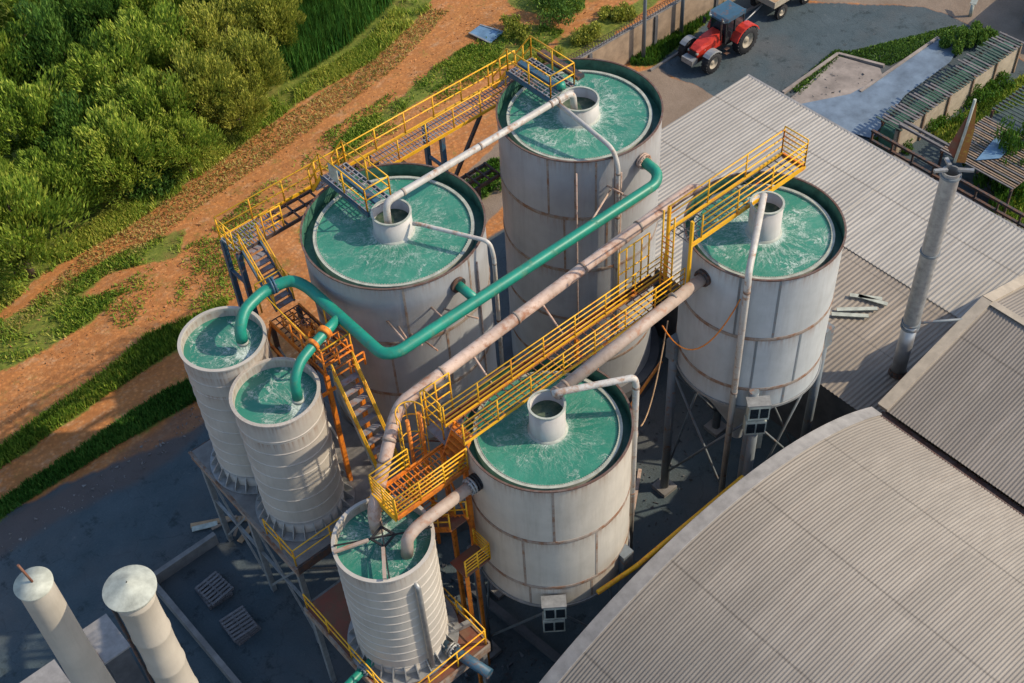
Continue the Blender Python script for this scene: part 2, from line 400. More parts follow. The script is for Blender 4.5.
shade_asph = n.ramp(n.math('ADD', n.math('MULTIPLY', n1, .6), n.math('MULTIPLY', n3, .4)), [(.3, (.045, .068, .078)), (.6, (.08, .108, .122)), (.75, (.14, .165, .175))])  # asphalt with the yard's shade put into its dark blue tone
shade_asph = n.mix(n.ramp(n0, [(.45, 0), (.65, .55)]), shade_asph, (.12, .108, .10))
sp_ = n.noise(n.co(loc=(5, 9, 0)), .8, 9, .75)
shade_asph = n.mix(n.ramp(sp_, [(.56, 0), (.64, .6)]), shade_asph, (.02, .028, .03))
shade_asph = n.mix(n.ramp(n.noise(n.co(loc=(15, 2, 0)), 1.4, 9, .8), [(.6, 0), (.68, .5)]), shade_asph, (.20, .19, .18))
cr = n.t.nodes.new('ShaderNodeTexVoronoi'); cr.feature = 'DISTANCE_TO_EDGE'; cr.inputs['Scale'].default_value = .35
cw = n.t.nodes.new('ShaderNodeVectorMath'); cw.operation = 'MULTIPLY_ADD'; cn = n.t.nodes.new('ShaderNodeTexNoise'); cn.inputs['Scale'].default_value = 1.1; cn.inputs['Detail'].default_value = 6; n.set(cn.inputs['Vector'], g)
n.set(cw.inputs[0], cn.outputs['Color']); cw.inputs[1].default_value = (1.2, 1.2, 0); n.set(cw.inputs[2], g); n.set(cr.inputs['Vector'], cw.outputs[0])
shade_asph = n.mix(n.ramp(cr.outputs[0], [(0, .22), (.008, 0)]), shade_asph, (.012, .016, .016))
conc = n.ramp(n.math('ADD', n.math('MULTIPLY', n1, .6), n.math('MULTIPLY', n3, .4)), [(.3, (.17, .125, .09)), (.6, (.27, .21, .16)), (.75, (.33, .27, .21))])
c = n.mix(edge(zA.outputs[1], .35, .14), dirt, shade_asph)
c = n.mix(edge(zA.outputs[2], .12, .08), c, conc)
c = n.mix(n.math('MULTIPLY', edge(zB.outputs[1], .6, .3), .6), c, (.12, .085, .07))
c = n.mix(n.math('MULTIPLY', edge(zA.outputs[0], .9, .12), .92), c, gr)
n.pri(base=c, rough=.9, spec=.2, normal=n.bump(n.math('ADD', n.math('MULTIPLY', n2, .7), n.math('MULTIPLY', n3, .4)), .5, .12))
me.materials.append(n.m)
go = link(bpy.data.objects.new('ground', me)); go['kind'] = 'structure'

# ------------------------------------------------------------------ foliage
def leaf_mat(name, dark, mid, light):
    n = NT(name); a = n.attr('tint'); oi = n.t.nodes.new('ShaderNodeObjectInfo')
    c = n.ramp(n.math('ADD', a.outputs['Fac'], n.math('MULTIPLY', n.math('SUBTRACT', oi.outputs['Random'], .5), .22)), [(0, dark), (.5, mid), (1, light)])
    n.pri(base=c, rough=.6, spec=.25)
    tr = n.t.nodes.new('ShaderNodeBsdfTranslucent'); n.set(tr.inputs[0], n.mix(.5, c, (.12, .16, .02)))
    mx = n.t.nodes.new('ShaderNodeMixShader'); mx.inputs[0].default_value = .3
    n.t.links.new(n.b.outputs[0], mx.inputs[1]); n.t.links.new(tr.outputs[0], mx.inputs[2]); n.t.links.new(mx.outputs[0], n.o.inputs[0])
    return n.m
MAT['leaf'] = leaf_mat('willow_leaf', (.035, .10, .014), (.22, .34, .036), (.56, .60, .10))
MAT['leaf_y'] = leaf_mat('yellow_leaf', (.06, .115, .016), (.33, .36, .05), (.64, .60, .12))
MAT['leaf_d'] = leaf_mat('dark_leaf', (.018, .07, .014), (.09, .20, .03), (.26, .40, .07))
MAT['grassblade'] = leaf_mat('grass_blade', (.05, .14, .014), (.22, .34, .035), (.58, .55, .10))
MAT['reed'] = leaf_mat('reed_blade', (.016, .08, .012), (.06, .19, .026), (.19, .33, .06))
MAT['bright'] = leaf_mat('bright_leaf', (.02, .07, .008), (.05, .16, .014), (.14, .26, .03))

def quads(C, D, S, Lh, Wh, tint, name, mat, parent=None):
    """diamond leaves: centres C, long axis D, side S, half sizes"""
    n_ = len(C); v = np.empty((n_, 4, 3))
    v[:, 0] = C-D*Lh[:, None]; v[:, 1] = C+S*Wh[:, None]; v[:, 2] = C+D*Lh[:, None]; v[:, 3] = C-S*Wh[:, None]
    me = bpy.data.meshes.new(name); me.vertices.add(n_*4); me.vertices.foreach_set('co', v.ravel())
    me.loops.add(n_*4); me.loops.foreach_set('vertex_index', np.arange(n_*4))
    me.polygons.add(n_); me.polygons.foreach_set('loop_start', np.arange(n_)*4); me.polygons.foreach_set('loop_total', np.full(n_, 4))
    me.update()
    a = me.attributes.new('tint', 'FLOAT', 'POINT'); a.data.foreach_set('value', np.repeat(np.clip(tint, 0, 1), 4).astype(np.float32))
    me.materials.append(MAT[mat]); me.validate()
    return link(bpy.data.objects.new(name, me), parent)
def unit(a): return a/np.maximum(np.linalg.norm(a, axis=1, keepdims=True), 1e-9)
def tree_proto(seed, mat, nleaf=15000, h=6.0, rad=2.8, lsz=.165):
    rg = np.random.RandomState(seed)
    t = bpy.data.objects.new('tree', None); link(t)
    # boughs: sub-blobs spread through the crown
    nb = 60; u = unit(rg.normal(size=(nb, 3))); q = rg.rand(nb)**.45
    bc = u*q[:, None]*np.array([rad, rad, h*.36]); bc[:, 2] = bc[:, 2]*1.0 + h*.56
    br = rad*(.13+.20*rg.rand(nb))
    k = rg.randint(0, nb, nleaf); d = unit(rg.normal(size=(nleaf, 3))); rr = rg.rand(nleaf)**.4
    C = bc[k] + d*(br[k]*rr)[:, None]*np.array([1, 1, 1.25])
    D = unit(np.array([0, 0, 1.0])*.8 + unit(C-np.array([0, 0, h*.35]))*.8 + rg.normal(size=(nleaf, 3))*.35)
    S = unit(np.cross(D, rg.normal(size=(nleaf, 3))))
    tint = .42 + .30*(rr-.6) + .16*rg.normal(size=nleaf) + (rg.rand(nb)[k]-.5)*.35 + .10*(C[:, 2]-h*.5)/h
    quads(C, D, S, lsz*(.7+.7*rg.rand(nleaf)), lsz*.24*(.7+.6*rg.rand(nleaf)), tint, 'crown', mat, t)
    mb = MB(); mb.tube([(0, 0, -.2), (.05, .03, h*.25), (0, .1, h*.5)], .2, 8, radii=[.2, .15, .1])
    for i in range(9):
        e = bc[rg.randint(nb)]; b0 = V((0, .05, h*(.18+.03*i))); e = V(e)
        mb.tube([b0, b0.lerp(e, .5)+V((0, 0, -.15)), e], .07, 6, radii=[.09, .06, .025])
    part('trunk', mb, 'trunk', t, local=True)
    return t
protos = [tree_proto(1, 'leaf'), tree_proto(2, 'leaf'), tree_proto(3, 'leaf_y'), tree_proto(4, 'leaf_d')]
TREES = [ # px, py of crown centre, scale, prototype, words
 (8,222,1.25,0,'big rounded willow in the left foreground beside the track'),
 (52,185,.95,1,'mid green willow just behind the big foreground willow'),
 (-42,180,1.2,1,'willow cut by the left edge of the picture, behind the big one'),
 (22,118,1.15,0,'pale tipped willow at the left edge in the second row'),
 (78,128,1.0,3,'dark leaved tree between two pale willows'),  # darkest leaf colour
 (116,150,1.05,0,'bright willow leaning towards the dirt track in the centre of the thicket'),
 (150,112,1.0,0,'green willow right of the centre of the thicket'),
 (104,78,1.1,1,'full crowned willow in the middle of the thicket'),
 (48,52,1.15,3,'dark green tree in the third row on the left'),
 (-16,62,1.2,0,'tall willow at the far left edge in the third row'),
 (150,52,1.05,1,'mid green tree behind the centre of the thicket'),
 (196,92,.95,2,'yellowish willow near the track edge, left of the yellow pair'),
 (182,142,.75,0,'small willow at the front edge next to a dark shrub'),
 (206,40,1.0,2,'yellow green tree near the top of the thicket'),
 (246,66,.92,2,'yellow tipped tree bordering the reeds'),
 (236,104,.7,2,'small yellowing tree at the right hand front of the thicket'),
 (264,18,.9,2,'yellow green tree at the top edge, next to the reeds'),
 (158,4,1.1,1,'green tree at the top edge behind the middle'),
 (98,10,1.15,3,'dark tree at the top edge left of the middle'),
 (30,-4,1.2,0,'tree in the top left corner of the thicket'),
 (218,-22,1.1,1,'tree just above the top edge with only its lower crown in view'),
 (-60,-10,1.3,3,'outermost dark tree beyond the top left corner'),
 (300,-28,.9,0,'tree behind the reeds at the top edge')]
used = set()
for px, py, s, k, lab in TREES:
    t = protos[k] if k not in used else copy_tree(protos[k]); used.add(k)
    p = at(px, py, 3.3*s); t.location = (p.x, p.y, 0); t.scale = (s, s, s*random.uniform(.9, 1.05)); t.rotation_euler.z = random.uniform(0, 6.28)
    tag(t, lab, 'tree', 'willows of the thicket beyond the dirt track')
def shrub(px, py, s, mat, lab, nleaf=2600, z=.7, name='shrub', cat='shrub', flat=1.0, group=None):
    rg = np.random.RandomState(int(px*7+py) % 9999)
    t = bpy.data.objects.new(name, None); link(t); nb = 14
    bc = rg.normal(size=(nb, 3))*np.array([.45, .45, .25])*s; bc[:, 2] = np.abs(bc[:, 2])*flat+.35*s*flat
    k = rg.randint(0, nb, nleaf); d = unit(rg.normal(size=(nleaf, 3))); rr = rg.rand(nleaf)**.4
    C = bc[k]+d*(rr*.36*s)[:, None]; C[:, 2] = np.abs(C[:, 2])
    D = unit(rg.normal(size=(nleaf, 3))*.5+np.array([0, 0, .9])); S = unit(np.cross(D, rg.normal(size=(nleaf, 3))))
    quads(C, D, S, .11*(.6+.8*rg.rand(nleaf)), .04*(.6+.8*rg.rand(nleaf)), .45+.2*rg.normal(size=nleaf)+.25*(rr-.6), 'foliage', mat, t)
    mb = MB(); [mb.tube([(0, 0, 0), tuple(bc[i])], .02, 5) for i in range(8)]; part('stem', mb, 'trunk', t, local=True)
    t.location = at(px, py, z*s*.5); t.location.z = 0
    return tag(t, lab, cat, group)
shrub(157,178,1.9,'leaf_d','dark round shrub at the foot of the thicket beside the verge',5200)
shrub(88,196,1.1,'leaf_y','low yellowing bush where the verge meets the big willow',1800)
shrub(556,6,1.8,'leaf_d','green bush on the dirt at the top, between two bare patches',3200)
shrub(512,30,1.0,'leaf_y','thin yellow weed clump right of the blue sheet',1400)
for i, (px, py, s, lab) in enumerate([(478,190,1.0,'nearest low green bush between the two rear tanks'),(487,180,1.0,'middle low green bush between the two rear tanks'),(496,171,.9,'farthest low green bush between the two rear tanks'),
        ]): shrub(px, py, s, 'bright', lab, 1800, .3, flat=.5, group='low bushes between the rear tanks')
for px, py, s, lab in [(548,56,1.0,'weedy bush beside the left end of the boundary wall'),(583,34,1.1,'weedy bush outside the boundary wall above the rear tank'),(618,12,1.0,'weedy bush outside the wall left of the first pole')]:
    shrub(px, py, s, 'leaf_y', lab, 2200, .7, flat=.6, group='bushes outside the boundary wall')
for px, py, s, lab in [(900,142,1.0,'green plant at the foot of the beige shed wall, left one'),(935,122,1.2,'green plant at the foot of the beige shed wall, beside the yellow fin'),(965,96,1.4,'wide plant in front of the beige shed wall'),(990,84,1.3,'plant near the right end of the beige shed wall')]:
    shrub(px, py, s, 'bright', lab, 2400, .4, flat=.6, group='plants along the beige shed wall')

def blades(polys, n_, h, wd, mat, name, label, lean=.35, dens=None, tintb=.45, seed=5, clump=0):
    rg = np.random.RandomState(seed); C = []
    areas = []
    for pl in polys:
        a = np.array(pl); x, y = a[:, 0], a[:, 1]; areas.append(abs(np.dot(x, np.roll(y, 1))-np.dot(y, np.roll(x, 1)))/2)
    areas = np.array(areas)
    for pl, ar in zip(polys, areas):
        m = int(n_*ar/areas.sum())+60; a = np.array(pl); lo, hi = a.min(0), a.max(0); got = []
        while sum(len(q) for q in got) < m:
            p = lo+(hi-lo)*rg.rand(m*3, 2)
            if clump:
                dn = np.sin(p[:, 0]*2.1+1.7*np.sin(p[:, 1]*1.3))*np.cos(p[:, 1]*1.9+p[:, 0]*.4)+np.sin(p[:, 0]*.7-p[:, 1]*.5)
                p = p[dn+rg.normal(size=len(p))*.7 > .2]
            got.append(p[pip(p[:, 0], p[:, 1], pl)])
        C.append(np.concatenate(got)[:m])
    C = np.concatenate(C); m = len(C); hh = h*(.5+.8*rg.rand(m))
    D = unit(np.stack([rg.normal(size=m)*lean, rg.normal(size=m)*lean, np.ones(m)], -1)); S = unit(np.cross(D, rg.normal(size=(m, 3))))
    C3 = np.concatenate([C, (hh*.45)[:, None]], 1)
    t = tintb+.2*rg.normal(size=m)+.12*np.sin(C[:, 0]*.8+np.sin(C[:, 1]))
    o = quads(C3, D, S, hh*.55, wd*(.7+.6*rg.rand(m)), t, name, mat)
    return tag(o, label, 'grass', kind='stuff')
verge = [[p for p in pl] for pl in (wp([(-20,300),(0,290),(60,245),(110,215),(165,182),(200,150),(240,122),(300,84),(360,50),(405,0),(432,8),(375,60),(312,96),(252,138),(210,170),(172,200),(114,236),(60,266),(0,314),(-20,325)]),)]
blades(verge, 30000, .5, .035, 'grassblade', 'verge_grass', 'tufted yellow green grass verge between the thicket and the dirt track', .45, tintb=.6, clump=1)
blades([GRASS[1]], 9000, .30, .035, 'grassblade', 'grass_patch', 'low sunlit grass patch on the dirt left of the walkway end', .6, tintb=.55, seed=8, clump=1)
blades([GRASS[2]], 15000, .55, .04, 'grassblade', 'grass_strip', 'long tufted green strip between the track and the brown path', .3, tintb=.45, seed=6)
blades([GRASS[3]], 12000, .45, .035, 'reed', 'dark_grass_strip', 'dark grass strip bordering the dark yard', .3, tintb=.5, seed=9)
blades([GRASS[4], GRASS[5], GRASS[9], GRASS[12]], 9000, .28, .035, 'grassblade', 'weedy_grass', 'thin weedy grass between the dirt track and the rear walkway', .6, tintb=.5, seed=10, clump=1)
blades([GRASS[7]], 9000, .5, .04, 'bright', 'bright_grass_strip', 'bright green grass strip between the boundary wall and the tractor', .35, tintb=.4, seed=12)
blades([GRASS[10], GRASS[11]], 7000, .4, .04, 'grassblade', 'yard_grass', 'rough grass around the slatted shelters on the right', .5, tintb=.6, seed=13)
blades([wp([(268,88),(300,78),(350,45),(392,5),(410,-25),(330,-40),(285,-20),(268,40)])], 26000, 1.9, .035, 'reed', 'reeds', 'tall dark green reeds right of the yellowish trees', .14, tintb=.42, seed=14)

# ------------------------------------------------------------------ big tanks
def annulus_water(mb, r0, r1, z, seg=96): return mb.lathe([(r1, z), (r0, z)], seg, (0, 0, 0), False)
def bent_plate_seam(mb, r, ang, z0, z1, w_=.045):
    a = ang; p = V((math.cos(a), math.sin(a), 0)); q = V((-math.sin(a), math.cos(a), 0))
    c0 = p*(r+.012)
    vs = [c0-q*w_+V((0,0,z0)), c0+q*w_+V((0,0,z0)), c0+q*w_+V((0,0,z1)), c0-q*w_+V((0,0,z1))]
    vs += [v-p*.03 for v in vs]
    mb.add(vs, [(0,1,2,3),(7,6,5,4),(0,4,5,1),(1,5,6,2),(2,6,7,3),(3,7,4,0)])
def big_tank(name, cx, cy, r, zt, zb, bands, seams, well_r, well_h, shellmat, label, wseed, foam, cone=False, legs=()):
    t = thing(name, label, 'tank', (cx, cy, 0))
    L = dict(local=True)
    mb = MB(); mb.lathe([(r, zb), (r, (zb+zt)/2), (r, zt)], 128)
    part('shell', mb, shellmat, t, **L)
    mb = MB(); mb.lathe([(r-.02, zt-.02), (r-.03, zt-.9)], 128); part('inner_wall', mb, 'algae', t, **L)
    mb = MB(); mb.lathe([(r-.03, zt-.03), (r+.045, zt-.03), (r+.045, zt+.025), (r-.03, zt+.025), (r-.03, zt-.03)], 128, smooth=False); part('rim', mb, 'rim', t, **L)
    wr = r*.862; zw = zt-.30
    mb = MB(); mb.lathe([(wr-.05, zw-.3), (wr-.05, zw), (wr+.075, zw+.01), (wr+.075, zw-.62)], 128, smooth=False)
    nt_ = 180
    for k in range(nt_):
        a = 2*PI*k/nt_; c_, s_ = math.cos(a), math.sin(a); mb.beam(((wr-.065)*c_, (wr-.065)*s_, zw+.0), ((wr-.048)*c_, (wr-.048)*s_, zw+.0), .06, .05)
    part('weir', mb, 'weir', t, **L)
    mb = MB(); mb.lathe([(wr-.05, zw-.07), (wr*.66, zw-.07), (wr*.4, zw-.07), (.02, zw-.07)], 96, smooth=False)
    part('water_surface', mb, water_mat('water_'+name+str(wseed), (.025, .18, .118), (.06, .27, .185), foam, wseed, well_r, wr), t, **L)
    mb = MB(); annulus_water(mb, wr+.04, r-.02, zw-.38)
    part('launder_water', mb, MAT['launder'], t, **L)
    for b in bands:
        mb = MB(); mb.lathe([(r, b-.085), (r+.02, b-.085), (r+.03, b-.02), (r+.03, b+.02), (r+.02, b+.085), (r, b+.085)], 128, smooth=False); part('band', mb, 'band', t, **L)
    for a, z0, z1 in seams:
        mb = MB(); bent_plate_seam(mb, r, R(a), z0, z1); part('seam', mb, 'grey_steel' if cx > 25 and r < 3.3 else 'band', t, **L)
    # feedwell
    zt2 = zw-.07+well_h
    mb = MB(); mb.lathe([(well_r, zw-.4), (well_r, zt2), (well_r-.035, zt2), (well_r-.035, zw-.4)], 56, smooth=True)
    f = part('feedwell', mb, 'well', t, **L)
    mb = MB(); mb.lathe([(well_r+.0, zw+.0), (well_r+.07, zw-.03), (well_r+.09, zw-.12)], 56); part('well_skirt', mb, 'weir', f, **L)
    mb = MB(); mb.lathe([(well_r-.03, zt2-.5), (.02, zt2-.5)], 48, smooth=False); part('well_water', mb, MAT['wellwater'], f, **L)
    mb = MB(); mb.lathe([(well_r-.05, zt2-.02), (well_r+.03, zt2-.02), (well_r+.03, zt2+.025), (well_r-.05, zt2+.025), (well_r-.05, zt2-.02)], 48, smooth=False); part('well_rim', mb, 'weir', f, **L)
    if cone:
        mb = MB(); mb.lathe([(r-.02, zb), (r*.52, zb-2.4), (r*.11, zb-4.9), (r*.10, zb-5.5)], 96); part('cone_bottom', mb, 'shellE', t, **L)
        mb = MB(); mb.lathe([(r+.02, zb-.06), (r+.07, zb-.06), (r+.07, zb+.06), (r+.02, zb+.06)], 96, smooth=False); part('band', mb, 'galv', t, **L)
        pts = []
        for a in legs:
            c_, s_ = math.cos(R(a)), math.sin(R(a)); p = V(((r+.14)*c_, (r+.14)*s_, 0)); pts.append(p)
            mb = MB(); mb.tube([p, p+V((0, 0, zb+1.2))], .2, 14); lg = part('leg', mb, 'grey_steel', t, **L)
            mb = MB(); mb.box(p+V((-.42, -.42, 0)), p+V((.42, .42, .22))); part('foot', mb, 'concrete', lg, **L)
            if a == 225: continue
            mb = MB(); q = V((-s_, c_, 0)); mb.beam(p+V((0, 0, zb+.25)), p+V((0, 0, zb+1.35)), .52, .44); part('bracket', mb, 'grey_steel', lg, **L)
        for i in range(len(pts)):
            a, b = pts[i], pts[(i+1) % len(pts)]
            for z0, z1 in ((1.2, zb-.6), (zb-.6, 1.2)):
                mb = MB(); mb.tube([a+V((0,0,z0)), b+V((0,0,z1))], .055, 8); part('brace', mb, 'grey_steel', t, **L)
    else:
        mb = MB(); mb.lathe([(r+.45, 0), (r+.45, zb), (r-.2, zb)], 64, smooth=False); part('plinth', mb, 'dark_concrete', t, **L)
    return t
nn = NT('launder_water'); q = nn.noise(nn.co(), 3, 6, .7)
nn.pri(base=nn.ramp(q, [(.3, (.02, .10, .07)), (.6, (.05, .17, .115)), (.8, (.16, .26, .17))]), rough=.3, normal=nn.bump(q, .3, .05)); MAT['launder'] = nn.m
nn = NT('well_water'); q = nn.noise(nn.co(), 2.5, 6, .7)
nn.pri(base=nn.ramp(q, [(.35, (.02, .06, .04)), (.6, (.09, .12, .075)), (.8, (.3, .3, .2))]), rough=.25, normal=nn.bump(q, .4, .06)); MAT['wellwater'] = nn.m

TA = big_tank('clarifier_tank', 19.91, 32.13, 3.6, 15.96, 1.2, (12.95, 9.85, 6.75, 3.65), [(238,12.95,15.9),(262,9.85,12.95),(225,9.85,12.95),(285,12.95,15.9),(250,6.75,9.85)], .77, .98, 'shellAB', 'grey round green water tank, left of the rear pair, green pipe bracketed to its front', 1.0, .62)
TB = big_tank('clarifier_tank', 29.96, 32.21, 3.5, 16.07, 1.2, (12.95, 9.85, 6.75, 3.65), [(224,12.95,16.0),(205,12.95,16.0),(246,9.85,12.95),(238,12.95,16.0),(216,9.85,12.95),(252,12.95,16)], .83, .85, 'shellAB', 'grey round tank of foaming green water farthest back, below the boundary wall', 7.0, .95)
TE = big_tank('clarifier_tank', 29.82, 21.84, 3.0, 16.39, 9.12, (13.2, 10.25), [(233,13.2,16.3),(222,10.25,13.2),(256,10.25,13.2),(249,9.2,10.25),(205,13.2,16.3)], .62, 1.45, 'shellE', 'bluish white hopper tank on tall legs, yellow platform over it, beside corrugated roofs', 3.0, 1.1, True, (145, 225, 320, 55))
TF = big_tank('clarifier_tank', 18.53, 21.70, 3.0, 14.24, 6.82, (11.1, 8.1), [(231,11.1,14.2),(209,8.1,11.1),(262,8.1,11.1),(212,6.9,8.1),(258,6.9,8.1)], .65, 1.35, 'shellF', 'cream round tank in the front centre with two walkway rails crossing its rim', 5.0, .5, True, (100, 160, 290, 20))

# ------------------------------------------------------------------ small ribbed tanks
def small_tank(cx, cy, r, zt, zb, ribs, label, seed, src, foam=1.3, base_lip=True, ngus=26):
    t = thing('ribbed_tank', label, 'tank', (cx, cy, 0), group='ribbed tanks of green water')
    L = dict(local=True)
    prof = [(r, zb)]; step = (zt-.25-zb)/ribs
    for i in range(1, ribs):
        z = zb+step*i
        if i == 1: prof += [(r+.01, z)]
        prof += [(r, z-.07), (r, z-.026), (r+.02, z-.012), (r+.022, z), (r+.014, z+.01), (r, z+.017), (r, z+.06)]
    prof += [(r, zt-.05), (r+.0, zt)]
    mb = MB(); mb.lathe(prof, 96); part('shell', mb, 'small', t, **L)
    mb = MB(); mb.lathe([(r+.05, zt-.07), (r+.055, zt), (r-.075, zt+.012), (r-.085, zt-.02), (r-.085, zt-.75)], 96, smooth=False); part('rim', mb, 'small', t, **L)
    mb = MB(); mb.lathe([(r-.08, zt-.42), (.02, zt-.42)], 96, smooth=False)
    part('water_surface', mb, water_mat('small_water%d' % seed, (.02, .165, .118), (.06, .26, .185), foam, seed, .12, r*1.3, src), t, **L)
    mb = MB(); mb.lathe([(r, zb-.0), (r+.40, zb+.0), (r+.40, zb+.035), (r, zb+.035)], 64, smooth=False); part('base_flange', mb, 'galv', t, **L)
    for k in range(ngus):
        a = 2*PI*k/ngus; c_, s_ = math.cos(a), math.sin(a); q = V((-s_, c_, 0))*.018; p = V((c_, s_, 0))
        tri = [p*(r+.005)+V((0,0,zb+.04)), p*(r+.36)+V((0,0,zb+.04)), p*(r+.32)+V((0,0,zb+.16)), p*(r+.005)+V((0,0,zb+.62))]
        mb = MB(); mb.add([v-q for v in tri]+[v+q for v in tri], [(0,1,2,3),(7,6,5,4),(0,4,5,1),(1,5,6,2),(2,6,7,3),(3,7,4,0)]); part('gusset', mb, 'galv', t, **L)
    return t
TC = small_tank(12.35, 33.43, 1.65, 14.0, 6.62, 10, 'ribbed round tank farther from the viewer on the concrete deck, one green elbow pouring in', 21, (.35, -.9), 1.5)
TD = small_tank(12.47, 30.15, 1.65, 13.58, 6.62, 9, 'ribbed round tank on the near half of the concrete deck, railing shadow on its side', 22, (.3, -1.0), 1.4)
TG = small_tank(11.83, 22.86, 1.75, 12.54, 5.98, 12, 'ribbed round tank lowest in front, black crossed struts over its water', 23, (.2, .6), 1.2)
# struts over the front tank
mb = MB(); z = 12.6; cx, cy = 11.83, 22.86
hub = [V((cx+.42*math.cos(R(a)), cy+.42*math.sin(R(a)), z)) for a in (60, 150, 240, 330)]
for i in range(4): mb.beam(hub[i], hub[(i+1) % 4], .07, .07); mb.beam(hub[i], hub[(i+2) % 4]+V((0, 0, .061)), .05, .05)
for a, h_ in zip((60, 150, 240, 330), hub): mb.beam(h_, (cx+1.72*math.cos(R(a)), cy+1.72*math.sin(R(a)), z+.02), .05, .05)
part('cross_strut', mb, 'black', TG)
for a in (160, 235):
    mb = MB(); mb.beam((cx+.5*math.cos(R(a)), cy+.5*math.sin(R(a)), z+.09), (cx+1.76*math.cos(R(a)), cy+1.76*math.sin(R(a)), z+.09), .12, .08); part('spreader_bar', mb, 'pink_pipe', TG)
# downpipe on the front tank
mb = MB(); a = R(268); x0, y0 = cx+1.9*math.cos(a), cy+1.9*math.sin(a)
mb.tube(bend([(cx+1.5*math.cos(a), cy+1.5*math.sin(a), 11.7), (x0, y0, 11.7), (x0, y0, 6.1)], .25), .1, 10); part('overflow_pipe', mb, 'galv', TG)

# ------------------------------------------------------------------ concrete deck of the pair
dk = thing('raised_deck', 'raised concrete deck on braced steel legs carrying the two ribbed tanks', 'platform', (12.6, 31.5, 0))
X0, X1, Y0, Y1, ZD = 10.35, 16.2, 27.75, 35.6, 6.58
mb = MB(); mb.box((X0, Y0, ZD-.22), (X1, Y1, ZD)); part('deck_slab', mb, 'concrete', dk)
mb = MB(); mb.box((X0-.09, Y0-.09, ZD-.55), (X0-.003, Y1+.09, ZD-.03)); mb.box((X0-.14, Y0-.1, ZD-.08), (X0-.093, Y1+.1, ZD-.02)); part('edge_beam', mb, 'band', dk)
mb = MB(); mb.box((X0, Y0-.09, ZD-.5), (X1, Y0-.003, ZD-.03)); part('edge_beam', mb, 'dark_steel', dk)
mb = MB(); mb.box((X0, Y1+.003, ZD-.5), (X1, Y1+.09, ZD-.03)); part('edge_beam', mb, 'dark_steel', dk)
lp = [(X0+.15, Y1-.3), (X0+.15, (Y0+Y1)/2), (X0+.15, Y0+.3), (X1-.3, Y0+.3), (X1-.3, (Y0+Y1)/2), (X1-.3, Y1-.3)]
for x, y in lp:
    mb = MB(); mb.beam((x, y, 0), (x, y, ZD-.22), .22, .22); part('leg', mb, 'galv', dk)
for (a, b) in ((0,1),(1,2),(2,3),(3,4),(4,5)):
    for z0, z1 in ((.4, ZD-.7), (ZD-.7, .4)):
        mb = MB(); mb.beam((*lp[a], z0), (*lp[b], z1), .09, .09); part('brace', mb, 'galv', dk)
mb = MB(); mb.beam((*lp[2], 3.2), (*lp[3], 3.2), .12, .12); part('cross_beam', mb, 'galv', dk)
mb = MB(); mb.beam((*lp[0], 3.2), (*lp[2], 3.2), .12, .12); part('cross_beam', mb, 'galv', dk)
mb = MB(); rail(mb, (X0+.03, Y0+.05, ZD), (X0+.03, Y0+2.1, ZD), 1.05, 2, 1.0); part('guard_rail', mb, 'yellow', dk)
mb = MB(); rail(mb, (X0+.03, Y0+.03, ZD), (X1-.6, Y0+.03, ZD), 1.05, 2, 1.6); part('guard_rail', mb, 'yellow', dk)

# front tank deck
dg = thing('raised_deck', 'lower raised deck with red floor and yellow rails under the front ribbed tank', 'platform', (11.8, 22.7, 0))
gx0, gx1, gy0, gy1, gz = 9.7, 13.95, 20.3, 26.4, 5.94
mb = MB(); mb.box((gx0, gy0, gz-.18), (gx1, gy1, gz)); part('deck_plate', mb, 'redfloor', dg)
for a, b in (((gx0-.08, gy0, gz-.4), (gx0-.003, gy1, gz+.05)), ((gx1+.003, gy0, gz-.4), (gx1+.08, gy1, gz+.05)), ((gx0, gy0-.083, gz-.4), (gx1, gy0-.003, gz+.05))):
    mb = MB(); mb.box(a, b); part('edge_beam', mb, 'band', dg)
for x, y in ((gx0+.15, gy0+.2), (gx1-.15, gy0+.2), (gx0+.15, gy1-.2), (gx1-.15, gy1-.2)):
    mb = MB(); mb.beam((x, y, 0), (x, y, gz-.18), .2, .2); part('leg', mb, 'galv', dg)
for (a, b, m_) in (((gx0+.04, gy0+.1), (gx0+.04, gy1-.1), 'yellow'), ((gx1-.05, gy0+.1), (gx1-.05, gy1-2.6), 'yellow'), ((gx0+.1, gy0+.05), (gx1-.1, gy0+.05), 'yellow')):
    mb = MB(); rail(mb, (*a, gz), (*b, gz), 1.05, 2, 1.5); part('guard_rail', mb, m_, dg)
mb = MB(); mb.beam((gx1-1.9, gy0+1.6, gz+.16), (gx1+.1, gy0+1.1, gz+.16), .18, .22); part('cross_beam', mb, 'galv', dg)
